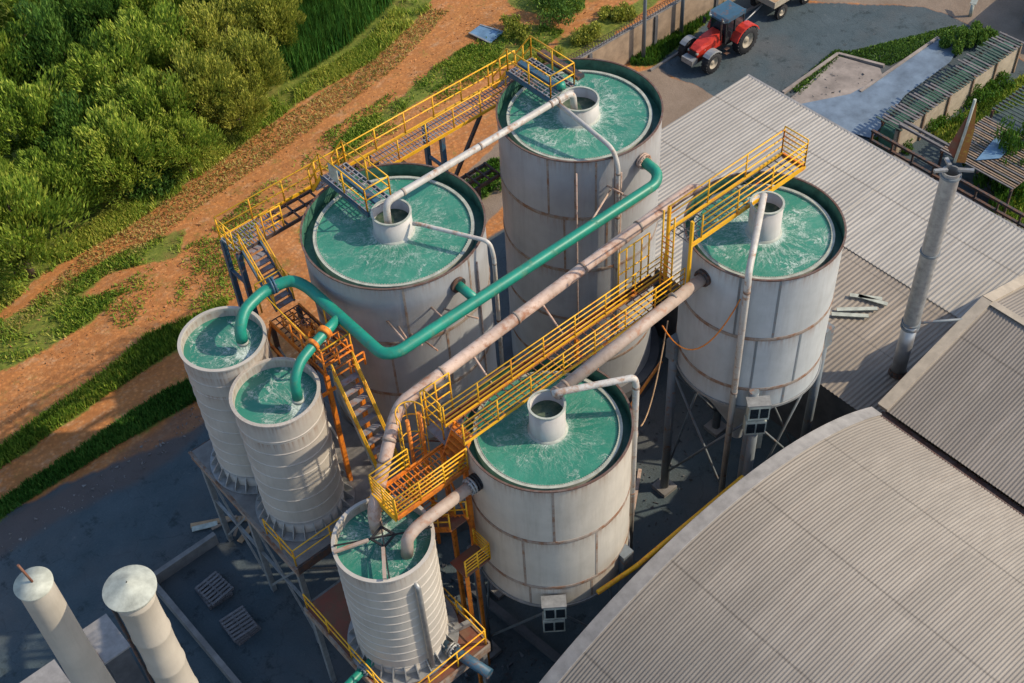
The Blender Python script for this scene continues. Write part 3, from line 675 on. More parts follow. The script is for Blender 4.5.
# teal pipe stubs
def pipe(name, pts, r, mat, label, flanges=(), rb=None, seg=18, group=None, hangers=(), clamps=()):
    pts = [V(p) for p in pts]; base = pts[0].copy()
    t = thing(name, label, 'pipe', base, group=group)
    path = bend(pts, rb or r*2.2, 3 if name == 'collector_pipe' else 6) if len(pts) > 2 else pts
    mb = MB(); mb.tube(path, r, seg); part('pipe_run', mb, mat, t)
    for (p, d, m_) in flanges:
        p = V(p); d = V(d).normalized(); mb = MB()
        mb.tube([p-d*.09, p-d*.02], r*1.5, 24); mb.tube([p+d*.02, p+d*.09], r*1.5, 24)
        u = V((0, 0, 1)) if abs(d.z) < .9 else V((1, 0, 0)); x = d.cross(u).normalized(); y = d.cross(x)
        for k in range(10):
            c_ = p+(x*math.cos(k*PI/5)+y*math.sin(k*PI/5))*r*1.3; mb.tube([c_-d*.14, c_+d*.14], .03, 6)
        part('flange', mb, m_, t)
    for p, d in clamps:
        p = V(p); d = V(d).normalized(); mb = MB(); mb.tube([p-d*.05, p+d*.05], r*1.09, 18); part('clamp', mb, 'band', t)
    for p, q_ in hangers:
        mb = MB(); mb.tube([p, q_], .045, 8); part('support_strut', mb, 'rusty_pipe', t)
    return t
pipe('drain_pipe', [(10.4,22.6,6.35),(7.2,22.2,6.1)], .17, 'green_pipe', 'short green pipe leaving the foot of the front ribbed tank to the left', [((9.7,22.5,6.3),(1,.1,.05),'grey_steel')])
pipe('drain_pipe', [(12.6,21.3,6.25),(13.1,19.2,6.2)], .21, 'blue_steel', 'short teal grey pipe stub on the red deck right of the front ribbed tank', [((12.7,20.9,6.25),(.2,-1,0),'galv')])

# ------------------------------------------------------------------ rear walkway
w1 = thing('walkway', 'long yellow railed walkway along the back of the two rear tanks', 'walkway', (22, 36.6, 0))
WZ, WP, WA, WB = 15.0, 16.5, 36.0, 37.2
mb = MB(); grate(mb, 14.95, 17.1, WA, WB, WZ, .14); part('floor_grating', mb, 'plate', w1)
mb = MB(); grate(mb, 22.4, 30.7, WA, WB, WZ, .17); part('floor_grating', mb, 'plate', w1)
mb = MB()
for y in (WA, 36.55, WB-.1): mb.beam((17.1, y, WZ-.1), (22.4, y, WZ-.1), .08, .12)
for k in range(9): mb.beam((17.4+k*.6, WA, WZ-.08), (17.4+k*.6, WB-.1, WZ-.08), .07, .08)
part('open_floor_frame', mb, 'dark_steel', w1)
for y, xa in ((WA-.04, 21.6), (WB+.04, 14.9)):
    mb = MB(); mb.box((xa, y-.03, WZ-.10), (32.0, y+.03, WZ+.04)); part('side_beam', mb, 'yellow', w1)
mb = MB(); mb.box((14.95, WA-.07, WZ-.16), (21.6, WA-.01, WZ+.0)); part('side_beam', mb, 'dark_steel', w1)
mb = MB(); rail(mb, (14.93, WB+.02, WZ), (30.7, WB+.02, WZ), 1.1, 2, 1.6, .032); part('guard_rail', mb, 'yellow', w1)
mb = MB(); rail(mb, (21.6, WA-.02, WZ), (30.6, WA-.02, WZ), 1.1, 2, 1.6, .032); part('guard_rail', mb, 'yellow', w1)
mb = MB(); rail(mb, (14.93, WA+.1, WZ), (14.93, WB, WZ), 1.1, 3, .5); part('guard_rail', mb, 'yellow', w1)
mb = MB(); rail(mb, (16.3, WA, WZ), (17.2, WA, WZ), 1.1, 3, .5); part('guard_rail', mb, 'yellow', w1)
def platform(root, x0, x1, y0, y1, z, yf):
    mb = MB(); grate(mb, x0, x1, y0, y1-.05, z, .16); part('platform_floor', mb, 'plate', root)
    for x in (x0, x1):
        mb = MB(); mb.box((x-.05, y0-.05, z-.26), (x+.05, y1+.1, z-.06)); part('side_beam', mb, 'blue_steel', root)
    mb = MB()
    rail(mb, (x0, y0, z), (x0, y1, z), 1.1, 2, 1.3, .032); rail(mb, (x1, y0, z), (x1, y1, z), 1.1, 2, 1.3, .032); rail(mb, (x0, y0, z), (x1, y0, z), 1.1, 2, 1.3, .032)
    part('guard_rail', mb, 'yellow', root)
    mb = MB()
    for k in range(5): mb.box((x0+.08, y1+.04+.2*k, z-.28*(k+1)-.04), (x1-.08, y1+.2+.2*k, z-.28*(k+1)))
    part('step_flight', mb, 'plate', root)
    for x in (x0, x1):
        mb = MB(); mb.beam((x, y1, z), (x, y1+1.05, WZ), .05, .14); rail(mb, (x, y1, z), (x, y1+1.1, WZ), 1.1, 2, 1.1, .032); part('handrail', mb, 'yellow', root)
    mb = MB(); mb.beam(((x0+x1)/2, y0+.1, z+.05), ((x0+x1)/2, y1, z+.05), .24, .16); part('floor_channel', mb, 'blue_steel', root)
platform(w1, 19.3, 20.45, 32.85, 35.9, WP, 35.9)
platform(w1, 29.2, 30.55, 33.15, 35.9, WP, 35.9)
mb = MB(); mb.box((30.9, 33.3, WP-.1), (31.3, 35.9, WP+.06)); part('floor_channel', mb, 'dark_steel', w1)
mb = MB(); mb.tube([(29.75, 33.35, WP+.2), (30.05, 33.2, WP+.2)], .17, 14); part('valve_motor', mb, 'green_pipe', w1)
mb = MB(); mb.box((19.25, 34.6, WP+.35), (19.29, 35.2, WP+1.05)); part('notice_plate', mb, 'weir', w1)
for x in (15.0, 25.4):
    for y in (WA, WB):
        mb = MB(); mb.beam((x, y, 0), (x, y, WZ-.1), .2, .2); part('column', mb, 'blue_steel', w1)
    for z in (2, 6, 10, 13.2):
        mb = MB(); mb.beam((x, WA, z), (x, WB, z+(1.4 if z < 13 else 0)), .12, .12); part('brace', mb, 'blue_steel', w1)
for a, b in (((25.4, WA, 11.6), (27.6, WA, 14.9)), ((25.4, WA, 11.6), (23.2, WA, 14.9))):
    mb = MB(); mb.beam(a, b, .14, .14); part('brace', mb, 'dark_steel', w1)
# pipe rack beside the walkway
pr = thing('pipe_rack', 'dark steel ladder shaped rack slung below the rear walkway between the two rear tanks', 'rack', (26, 34.9, 0))
for y in (34.5, 35.0, 35.5):
    mb = MB(); mb.beam((22.6, y, 12.6), (27.3, y, 12.6), .1, .16); part('rack_rail', mb, 'dark_steel', pr)
for i in range(9):
    x = 22.8+i*.55; mb = MB(); mb.beam((x, 34.5, 12.73), (x, 35.5, 12.73), .08, .08); part('rung', mb, 'dark_steel', pr)
for x in (24.0, 26.1):
    mb = MB(); mb.beam((x, 34.6, 0), (x, 34.6, 12.5), .14, .14); part('leg', mb, 'dark_steel', pr)
def stairs(name, a, b, width, axis, mats, label, nst, cat='stairs', bars=2, hr=.95):
    """flight from top a to bottom b; width along axis"""
    a = V(a); b = V(b); ax = V(axis); t = thing(name, label, cat, (b.x, b.y, 0))
    for s_ in (0, 1):
        o = ax*width*s_; mb = MB(); mb.beam(a+o, b+o, .06, .2); part('stringer', mb, mats[0], t)
        mb = MB(); rail(mb, a+o, b+o, hr, bars, 1.2); part('handrail', mb, mats[1], t)
    d = (b-a); d.z = 0; d = d.normalized()*.13 if d.length > .01 else V((0, -.13, 0))
    for i in range(nst):
        p = a.lerp(b, (i+.5)/nst); mb = MB(); c_ = p+ax*width/2
        u = d.normalized(); vs_ = [p+ax*.04-d, p+ax*(width-.04)-d, p+ax*(width-.04)+d, p+ax*.04+d]
        mb.add([v for v in vs_]+[v-V((0, 0, .05)) for v in vs_], [(0,1,2,3),(7,6,5,4),(0,4,5,1),(1,5,6,2),(2,6,7,3),(3,7,4,0)]); part('tread', mb, mats[2], t)
    return t
stairs('stairs', (15.15, 35.95, 14.97), (14.9, 33.6, 13.5), .85, (1, 0, 0), ('blue_steel', 'yellow', 'plate'), 'short flight dropping from the left end of the rear walkway', 9)

# service platform
sp = thing('service_platform', 'rusty orange service platform squeezed between the ribbed pair and the left rear tank', 'platform', (15.2, 31.5, 0))
SX0, SX1, SY0, SY1, SZ = 14.45, 15.75, 29.7, 33.4, 13.45
mb = MB(); grate(mb, SX0, SX1-.02, SY0, SY1, SZ-.02, .2); part('platform_floor', mb, 'dark_steel', sp)
for x in (SX0-.04, SX1+.04):
    mb = MB(); mb.box((x-.03, SY0, SZ-.22), (x+.03, SY1, SZ+.04)); part('side_beam', mb, 'orange', sp)
mb = MB(); rail(mb, (SX0, SY0, SZ), (SX0, SY1-1.6, SZ), 1.15, 2, .8, .035); part('guard_rail', mb, 'orange', sp)
mb = MB(); mb.tube([(SX0, SY1+.6, SZ+1.55), (SX1, SY1+.6, SZ+1.55), (SX1, SY0, SZ+1.2), (SX0, SY0, SZ+1.2)], .035, 6); mb.tube([(SX0, SY1+.6, SZ+1.55), (SX0, SY1-1.2, SZ+1.35), (SX0, SY0, SZ+1.2)], .03, 6)
for x, y, z in ((SX0, SY1+.6, 1.55), (SX1, SY1+.6, 1.55), (SX1, SY0, 1.2), (SX0, SY0, 1.2), (SX1, SY0+1.6, 1.3)): mb.tube([(x, y, SZ), (x, y, SZ+z)], .035, 6)
part('guard_rail', mb, 'yellow', sp)
mb = MB(); rail(mb, (SX0, SY0-.02, SZ), (SX1, SY0-.02, SZ), .6, 2, .6, .04); rail(mb, (SX0+.1, SY0-.55, SZ-.2), (SX1+.15, SY0-.55, SZ-.2), .7, 2, .6, .04); part('guard_rail', mb, 'orange', sp)
mb = MB(); rail(mb, (SX0+.35, SY0+1.1, SZ), (SX0+.35, SY0+2.2, SZ), .5, 2, .5, .04); rail(mb, (SX1-.35, SY0+1.1, SZ), (SX1-.35, SY0+2.2, SZ), .5, 2, .5, .04); rail(mb, (SX0+.35, SY0+1.1, SZ), (SX1-.35, SY0+1.1, SZ), .5, 2, .5, .04); part('hatch_guard', mb, 'orange', sp)
for x, y in ((SX0, SY0), (SX1, SY0), (SX0, SY1), (SX1, SY1)):
    mb = MB(); mb.beam((x, y, 0), (x, y, SZ-.2), .17, .17); part('column', mb, 'orange' if y < 31 else 'dark_steel', sp)
for z0 in (2, 5.5, 9):
    mb = MB(); mb.beam((SX0, SY0, z0), (SX0, SY1, z0+3), .08, .08); part('brace', mb, 'galv', sp)
for k, (xa, ya, ha) in enumerate(((SX0+.15, SY0+.25, .55), (SX0+.75, SY0+.2, .75), (SX0+.2, SY0+2.5, .45))):
    mb = MB(); 
    for zz in (.08, ha): mb.tube([(xa, ya, SZ+zz), (xa+.5, ya, SZ+zz), (xa+.5, ya+.55, SZ+zz), (xa, ya+.55, SZ+zz), (xa, ya, SZ+zz)], .035, 6)
    for q1, q2 in ((0, 0), (.5, 0), (.5, .55), (0, .55)): mb.tube([(xa+q1, ya+q2, SZ), (xa+q1, ya+q2, SZ+ha)], .035, 6)
    part('frame_guard', mb, 'orange', sp)
mb = MB(); mb.box((SX0-.55, SY0-.1, SZ-1.1), (SX1+.1, SY0-.02, SZ-.95)); mb.beam((SX0-.5, SY0-.05, SZ-1.0), (SX0-.5, SY1-.4, SZ-.6), .1, .14); mb.beam((SX0-.5, SY1-.4, SZ-.6), (SX0, SY1, SZ-.1), .08, .1); part('lower_frame', mb, 'orange', sp)
pmp = thing('pump', 'small grey pump with red cap on the service platform beside the hatch', 'pump', (15.2, 30.9, SZ))
mb = MB(); mb.tube([(15.0, 30.75, SZ+.25), (15.5, 30.95, SZ+.25)], .16, 14); part('pump_body', mb, 'galv', pmp)
mb = MB(); mb.tube([(15.5, 30.95, SZ+.25), (15.62, 31.0, SZ+.25)], .18, 14); part('pump_cap', mb, 'redfloor', pmp)
# valve blocks on it
vb = thing('valve', 'rusty hand valve on the service platform with a small wheel', 'valve', (15.1, 31.7, SZ))
mb = MB(); mb.tube([(15.1, 31.45, SZ+.3), (15.1, 31.95, SZ+.3)], .16, 14); part('valve_body', mb, 'orange', vb)
mb = MB(); mb.tube([(15.1, 31.7, SZ+.3), (15.1, 31.7, SZ+.75)], .03, 8); mb.lathe([(.16, .74), (.2, .74), (.2, .78), (.16, .78), (.16, .74)], 20, (15.1, 31.7, SZ)); part('hand_wheel', mb, 'redfloor', vb)
stairs('stairs', (14.5, 29.15, 13.35), (14.5, 26.3, 7.0), .95, (1, 0, 0), ('galv', 'yellow', 'plate'), 'long steep flight with doubled yellow handrails going down beside the ribbed pair', 15, bars=3)

# ------------------------------------------------------------------ front walkway
w2 = thing('walkway', 'yellow four bar railed walkway between the front centre tank and the bluish hopper tank', 'walkway', (20, 23.3, 0))
Z2 = 14.6
mb = MB(); grate(mb, 15.7, 26.5, 22.8, 23.75, Z2, .36); part('floor_grating', mb, 'rustfloor', w2)
mb = MB(); mb.box((15.8, 23.95, Z2-.35), (26.3, 24.25, Z2-.30)); mb.box((15.8, 23.93, Z2-.35), (26.3, 23.948, Z2-.2)); mb.box((15.8, 24.252, Z2-.35), (26.3, 24.27, Z2-.2)); mb.tube([(15.8, 24.1, Z2-.25), (26.3, 24.1, Z2-.25)], .045, 8); part('cable_tray', mb, 'redfloor', w2)
mb = MB(); mb.box((15.6, 23.78, Z2-.06), (26.6, 23.83, Z2+.05)); part('side_beam', mb, 'yellow', w2)
mb = MB(); mb.box((15.6, 22.72, Z2-.07), (26.6, 22.77, Z2+.02)); part('side_beam', mb, 'yellow', w2)
mb = MB(); rail(mb, (15.6, 23.8, Z2), (26.5, 23.8, Z2), 1.1, 4, 1.5, .026); part('guard_rail', mb, 'yellow', w2)
mb = MB(); rail(mb, (15.6, 22.74, Z2), (26.5, 22.74, Z2), 1.1, 4, 1.5, .026); part('guard_rail', mb, 'yellow', w2)
for x in (21.9,):
    for y in (22.74, 23.8):
        mb = MB(); mb.beam((x, y, 0), (x, y, Z2-.2), .14, .14); part('column', mb, 'orange' if x < 23 else 'dark_steel', w2)
    for k in range(9):
        mb = MB(); mb.beam((x, 22.74, 6+k*.95), (x, 23.8, 6+k*.95), .07, .07); part('cross_tie', mb, 'rusty_pipe', w2)
# platform over the hopper tank
we = thing('feedwell_platform', 'yellow platform with five bar end rail reaching out over the bluish hopper tank', 'platform', (29.5, 23, 0))
Z3 = 17.15
mb = MB(); grate(mb, 26.45, 32.6, 22.5, 23.5, Z3, .42); part('floor_grating', mb, 'grating', we)
for y in (22.42, 23.56):
    mb = MB(); mb.box((26.3, y-.04, Z3-.08), (32.7, y+.04, Z3+.08)); part('side_beam', mb, 'yellow', we)
mb = MB(); mb.box((32.63, 22.48, Z3-.15), (32.72, 23.5, Z3+.08)); part('side_beam', mb, 'orange', we)
mb = MB(); rail(mb, (26.35, 23.56, Z3), (32.65, 23.56, Z3), 1.2, 3, 2.1); part('guard_rail', mb, 'yellow', we)
mb = MB(); rail(mb, (26.9, 22.42, Z3), (32.65, 22.42, Z3), 1.2, 4, 1.9); part('guard_rail', mb, 'yellow', we)
mb = MB(); rail(mb, (32.65, 22.42, Z3), (32.65, 23.56, Z3), 1.35, 6, 1.2); part('guard_rail', mb, 'yellow', we)
for x, y in ((26.35, 23.56), (26.35, 22.42)):
    mb = MB(); mb.beam((x, y, Z2-.1), (x, y, Z3+1.2), .09, .12); part('post', mb, 'yellow', we)
lad = thing('ladder', 'upright yellow ladder linking the front walkway to the platform over the hopper tank', 'ladder', (26.1, 23.3, Z2))
for y in (23.0, 23.55):
    mb = MB(); mb.tube([(26.05, y, Z2), (26.05, y, Z3+1.2)], .035, 8); part('stile', mb, 'yellow', lad)
for k in range(9):
    mb = MB(); mb.tube([(26.05, 23.0, Z2+.28*(k+1)), (26.05, 23.55, Z2+.28*(k+1))], .022, 6); part('rung', mb, 'orange', lad)
sg = thing('side_gate', 'tall narrow yellow bar screen beside the ladder, above the corrugated roof edge', 'gate', (25.3, 24.4, Z2))
mb = MB(); rail(mb, (24.6, 24.35, Z2-.3), (26.2, 24.35, Z2-.3), 2.3, 2, .45, .03); part('bar_screen', mb, 'yellow', sg)
mb = MB(); grate(mb, 24.6, 26.3, 23.88, 24.3, Z2-.3, .16); part('floor_grating', mb, 'grating', sg)

# ------------------------------------------------------------------ platform over the front ribbed tank
gp = thing('access_platform', 'orange floored platform with yellow four bar rails above the front ribbed tank', 'platform', (14, 23.3, 0))
ZG = 13.25
mb = MB(); grate(mb, 12.5, 15.6, 22.8, 24.05, ZG, .16); part('floor_grating', mb, 'orange', gp)
for y in (22.72, 24.12):
    mb = MB(); mb.box((12.45, y-.035, ZG-.12), (15.65, y+.035, ZG+.05)); part('side_beam', mb, 'orange', gp)
mb = MB(); mb.box((12.38, 22.75, ZG-.2), (12.45, 24.1, ZG+.1)); part('side_beam', mb, 'yellow', gp)
mb = MB(); rail(mb, (12.45, 22.72, ZG), (15.62, 22.72, ZG), 1.1, 5, 1.05); part('guard_rail', mb, 'yellow', gp)
mb = MB(); rail(mb, (12.45, 22.78, ZG), (12.45, 24.1, ZG), 1.1, 5, .65); part('guard_rail', mb, 'yellow', gp)
mb = MB(); rail(mb, (12.45, 24.12, ZG), (14.1, 24.12, ZG), 1.1, 4, 1.6); part('guard_rail', mb, 'yellow', gp)
mb = MB(); rail(mb, (15.75, 24.2, ZG+.1), (15.75, 25.1, ZG+.1), 2.0, 4, .9); rail(mb, (15.6, 25.1, ZG+.1), (16.9, 25.1, ZG+.1), 2.0, 4, .6); part('guard_rail', mb, 'yellow', gp)
mb = MB(); mb.box((15.62, 23.9, ZG+.0), (16.9, 25.1, ZG+.1)); part('side_landing', mb, 'plate', gp)
mb = MB()
for k in range(5): mb.box((15.35+.12*k, 22.85, ZG+.24*(k+1)), (15.6+.12*k, 23.7, ZG+.24*(k+1)+.04))
mb.beam((15.3, 22.84, ZG), (16.0, 22.84, Z2), .05, .14); mb.beam((15.3, 23.72, ZG), (16.0, 23.72, Z2), .05, .14); part('step_flight', mb, 'orange', gp)
for x, y in ((15.55, 22.8), (15.55, 24.1), (12.55, 24.1)):
    mb = MB(); mb.beam((x, y, 0 if x > 14 else gz+.01), (x, y, ZG-.2), .16, .16); part('column', mb, 'orange', gp)
for a, b in (((15.55, 22.8, 9.2), (15.55, 24.1, 11.9)), ((15.55, 24.1, 9.2), (13.4, 24.12, ZG-.2))):
    mb = MB(); mb.beam(a, b, .07, .07); part('brace', mb, 'orange', gp)
# caged ladder
cg = thing('caged_ladder', 'orange ladder inside a hooped safety cage beside the front ribbed tank', 'ladder', (14.35, 24.75, 0))
lx, ly = 14.95, 24.75
for s_ in (-.27, .27):
    mb = MB(); mb.tube([(lx+s_, ly, 6.6), (lx+s_, ly, ZG+1.6)], .075, 8); part('stile', mb, 'orange', cg)
for k in range(24):
    mb = MB(); mb.tube([(lx-.24, ly, 6.9+k*.3), (lx+.24, ly, 6.9+k*.3)], .022, 6); part('rung', mb, 'orange', cg)
for z in (9.2, 10.2, 11.2, 12.2, 13.2, 14.2, 14.9):
    mb = MB(); mb.tube([(lx+.52*math.cos(a), ly+.1+.62*math.sin(a), z) for a in [PI*k/12 for k in range(13)]], .028, 6); part('hoop', mb, 'yellow', cg)
for a in (0, .2, .4, .6, .8, 1):
    mb = MB(); mb.tube([(lx+.52*math.cos(PI*a), ly+.1+.62*math.sin(PI*a), z) for z in (9.2, 14.9)], .022, 6); part('cage_bar', mb, 'yellow', cg)
# zigzag stair tower under the platform
stairs('stairs', (14.25, 22.3, 11.2), (14.25, 24.6, 8.6), .8, (1, 0, 0), ('orange', 'yellow', 'redfloor'), 'upper flight of the orange stair between the front ribbed tank and the cream tank', 8)
ld = thing('stair_landing', 'small landing with slanting yellow rails between the front ribbed tank and the cream tank', 'platform', (14.6, 22.0, 0))
mb = MB(); mb.box((14.1, 21.5, 9.0), (15.3, 22.4, 9.08)); part('landing_plate', mb, 'redfloor', ld)
mb = MB(); rail(mb, (14.15, 21.5, 9.08), (15.3, 21.5, 9.08), 1.0, 5, .6); rail(mb, (15.3, 21.5, 9.08), (15.3, 22.4, 9.08), 1.0, 5, .9); part('guard_rail', mb, 'yellow', ld)
for x, y in ((14.2, 21.55), (15.2, 22.3)):
    mb = MB(); mb.beam((x, y, 0), (x, y, 9), .12, .12); part('column', mb, 'orange', ld)

# ------------------------------------------------------------------ pipes
UPZ = (0, 0, 1)
pipe('feed_pipe', [(19.55,31.9,16.1),(19.65,32.0,17.3),(28.6,32.05,17.3),(29.4,32.0,17.3),(29.55,32.05,16.2)], .145, 'white_pipe', 'straight pale pipe bridging the feedwells of the two rear tanks', clamps=[((20.5,32.0,17.3),(1,0,0)),((24.4,32.02,17.3),(1,0,0)),((28.2,32.05,17.3),(1,0,0)),((28.6,32.05,17.3),(1,0,0))], rb=.35)
pipe('overflow_pipe', [(20.3,31.3,16.25),(20.4,31.1,16.3),(21.75,28.45,16.3),(21.8,28.3,15.6),(21.8,28.3,8.2)], .085, 'white_pipe', 'thin pale pipe curving out of the left rear feedwell and down the tank side', rb=.45, clamps=[((21.8,28.3,15.2),UPZ),((21.8,28.3,12),UPZ)])
pipe('overflow_pipe', [(28.6,32.0,17.15),(28.75,28.95,16.5),(28.75,28.62,15.8),(28.75,28.6,6)], .10, 'white_pipe', 'pale pipe angled from the farthest tank feedwell over its rim and down', rb=.4, clamps=[((28.75,28.6,15.4),UPZ),((28.75,28.6,13),UPZ)])
pipe('drop_pipe', [(29.7,21.95,17.9),(27.1,20.25,16.75),(27.07,20.2,16.3),(27.07,20.2,3.2)], .13, 'white_pipe', 'long pale pipe from the hopper tank feedwell down past its front to the yard', rb=.3, clamps=[((27.07,20.2,15.9),UPZ),((27.07,20.2,10.2),UPZ)])
pipe('drop_pipe', [(18.7,21.6,15.75),(19.1,21.35,15.8),(21.25,20.15,15.8),(21.3,20.1,15.4),(21.3,20.1,4.5)], .125, 'white_pipe', 'pale pipe from the cream tank feedwell over its right rim and down', rb=.22, clamps=[((21.3,20.1,15.3),UPZ),((21.3,20.1,9),UPZ)])
pipe('transfer_duct', [(27.0,22.05,15.5),(19.0,21.8,15.3)], .235, 'pink_pipe', 'thick beige duct running beside the front walkway from the hopper tank', [((26.75,22.05,15.5),(1,0,0),'dark_steel')], clamps=[((25.2,22.05,15.47),(1,0,0)),((19.5,21.82,15.32),(1,0,0)),((19.1,21.8,15.3),(1,0,0))])
pipe('transfer_pipe', [(15.7,22.1,13.15),(12.75,22.05,13.15),(12.25,21.95,13.05),(12.15,22.0,12.0)], .22, 'pink_pipe', 'thick beige elbow pipe from the cream tank into the front ribbed tank', [((15.45,22.1,13.15),(1,0,0),'black'),((15.2,22.1,13.15),(1,0,0),'galv')], rb=.55)
pipe('transfer_pipe', [(30.2,24.6,15.5),(30.2,25.7,15.62),(29.2,25.7,15.65),(15.15,25.7,14.6),(14.6,25.5,14.3),(12.1,23.7,12.9),(12.0,23.5,12.1)], .24, 'rusty_pipe', 'long rusty beige pipe from behind the hopper tank down into the front ribbed tank', [((30.2,24.95,15.55),(0,1,0),'redfloor')], rb=.6,
     clamps=[((27,25.7,15.5),(1,0,0)),((24.0,25.7,15.27),(1,0,0)),((20.6,25.7,15.0),(1,0,0)),((17,25.7,14.75),(1,0,0)),((14.0,25.07,14.0),(.75,.53,.4)),((13.4,24.6,13.65),(.75,.53,.4)),((12.8,24.2,13.3),(.75,.53,.4))],
     hangers=[((21.8,25.7,15.1),(21.8,24.0,13.9)),((18.4,25.7,14.8),(18.4,24.1,13.6))])
gpz = 15.05
pg = pipe('collector_pipe', [(30.17,28.75,15.25),(30.17,27.75,15.15),(29.7,27.36,gpz),(16.3,27.36,gpz),(15.85,27.7,gpz),(15.85,32.5,gpz),(15.6,33.1,gpz+.1),(14.6,33.45,gpz),(13.4,33.1,gpz),(12.85,32.7,14.7),(12.8,32.65,14.15)], .23, 'green_pipe', 'long green collector pipe bending round the left rear tank to the ribbed pair', [((30.17,28.55,15.25),(0,1,0),'rusty_pipe'),((14.9,33.4,gpz+.05),(1,-.2,0),'blue_steel')], rb=.55,
     hangers=[((18.6,27.36,gpz),(18.9,28.7,gpz-.5)),((25.8,27.36,gpz),(28.6,28.9,14.4)),((16.9,27.36,gpz-.2),(17.4,29.6,14.2))])
mb = MB(); mb.tube([(20.1,28.6,15.1),(20.1,27.4,15.07)], .19, 18); br_ = part('branch_pipe', mb, 'green_pipe', pg)
mb = MB(); mb.tube([(20.1,28.52,15.1),(20.1,28.40,15.1)], .33, 24); part('flange', mb, 'dark_steel', br_)
mb = MB(); mb.tube(bend([(15.85,30.3,gpz-.02),(14.6,29.95,gpz-.05),(13.5,29.6,14.9),(12.95,29.25,14.6),(12.85,29.15,13.75)], .5), .20, 18); part('branch_pipe', mb, 'green_pipe', pg)
mb = MB(); mb.tube([(15.05,30.1,gpz-.03),(14.85,30.02,gpz-.04)], .29, 20); mb.tube([(14.35,29.9,gpz-.06),(14.2,29.85,gpz-.06)], .27, 20); part('flange', mb, 'orange', pg)
for x, y, z in ((12.8, 32.65, 14.16), (12.85, 29.15, 13.76)):
    mb = MB(); mb.tube([(x, y, z), (x, y, z-.16)], .23, 18); part('nozzle', mb, 'weir', pg)
# small bracket frames on tanks
def bracket(cx, cy, r, a, z, n_, lab):
    t = thing('pipe_bracket', lab, 'bracket', (cx, cy, z), group='pipe brackets on the tank sides')
    for k in range(n_):
        aa = R(a+k*7); p = V((cx+r*math.cos(aa), cy+r*math.sin(aa), z-.5*k)); q = p+V((math.cos(aa), math.sin(aa), 0))*1.0+V((.4, 0, .15))
        mb = MB(); mb.tube([p, q], .04, 6); part('strut', mb, 'rusty_pipe', t)
    return t
bracket(19.91, 32.13, 3.6, 232, 13.9, 3, 'small rusty strut bracket low on the left rear tank front')
bracket(19.91, 32.13, 3.6, 262, 14.2, 2, 'rusty strut bracket by the flange of the left rear tank')
bracket(29.96, 32.21, 3.5, 246, 14.6, 2, 'rusty strut bracket beside the drop pipe of the farthest tank')
# thin vertical conduit pairs
for x, y, z0, z1, lab in ((29.9-.85, 28.72, 4, 15.2, 'thin upright conduit on the farthest tank'), (21.3, 28.75, 6, 15.3, 'thin upright conduit on the left rear tank'), (27.35, 29.6, 4, 15.6, 'thin conduit at the left front of the farthest tank')):
    mb = MB(); mb.tube([(x, y, z0), (x, y, z1)], .035, 6); solo('conduit', mb, 'rusty_pipe', lab, 'conduit')
# cables
def cable(pts, r, mat, lab):
    mb = MB(); mb.tube(bend(pts, 1.4, 10), r, 6); solo('cable', mb, mat, lab, 'cable')
def hang(a, b, sag, n_=14):
    a = V(a); b = V(b); return [a.lerp(b, k/n_)-V((0, 0, sag*4*(k/n_)*(1-k/n_))) for k in range(n_+1)]
mb = MB(); mb.tube(hang((27.0, 20.4, 15.4), (24.6, 22.0, 14.5), 2.0), .028, 6); solo('cable', mb, 'orange', 'thin orange cable sagging across the front of the hopper tank', 'cable')
mb = MB(); mb.tube(hang((25.0, 22.1, 14.4), (22.4, 20.8, 11.5), 1.2), .028, 6); solo('cable', mb, 'pale_wood', 'pale cable hanging under the beige duct', 'cable')
mb = MB(); mb.tube(hang((21.8, 24.1, 12.4), (15.8, 25.3, 12.2), 1.3), .035, 6); solo('cable', mb, 'redfloor', 'red hose sagging below the front walkway', 'cable')
# junction boxes
def twin_box(loc, rz, lab, post):
    t = thing('control_cabinet', lab, 'cabinet', loc, rz, 'twin window cabinets on the hopper tanks')
    for k, (z, dx) in enumerate(((.95, 0), (.02, -.06))):
        mb = MB(); mb.box((-.42+dx, -.22, z), (.42+dx, .22, z+.86-.04*k)); b = part('cabinet_box', mb, 'weir', t, local=True)
        for s_ in (-1, 1):
            mb = MB(); mb.box((s_*.2-.165+dx, -.245, z+.14), (s_*.2+.165+dx, -.223, z+.70)); part('window', mb, 'glassdark', b, local=True)
    mb = MB(); mb.box((-.5, -.26, 1.83), (.44, .26, 1.89)); part('lid', mb, 'galv', t, local=True)
    if post:
        mb = MB(); mb.tube([(-.05, .05, -8.3), (-.05, .05, 0)], .2, 12); part('post', mb, 'grey_steel', t, local=True)
        mb = MB(); mb.box((.15, 0, -1.2), (.35, .1, 0)); part('bracket', mb, 'weir', t, local=True)
    return t
az = YAW+PI
twin_box((27.45, 19.2, 8.3), YAW-PI/2, 'pale cabinet with four dark windows on a grey post at the hopper tank', True)
twin_box((16.35, 19.15, 5.85), YAW-PI/2, 'pale cabinet with four dark windows at the foot of the cream tank', False)

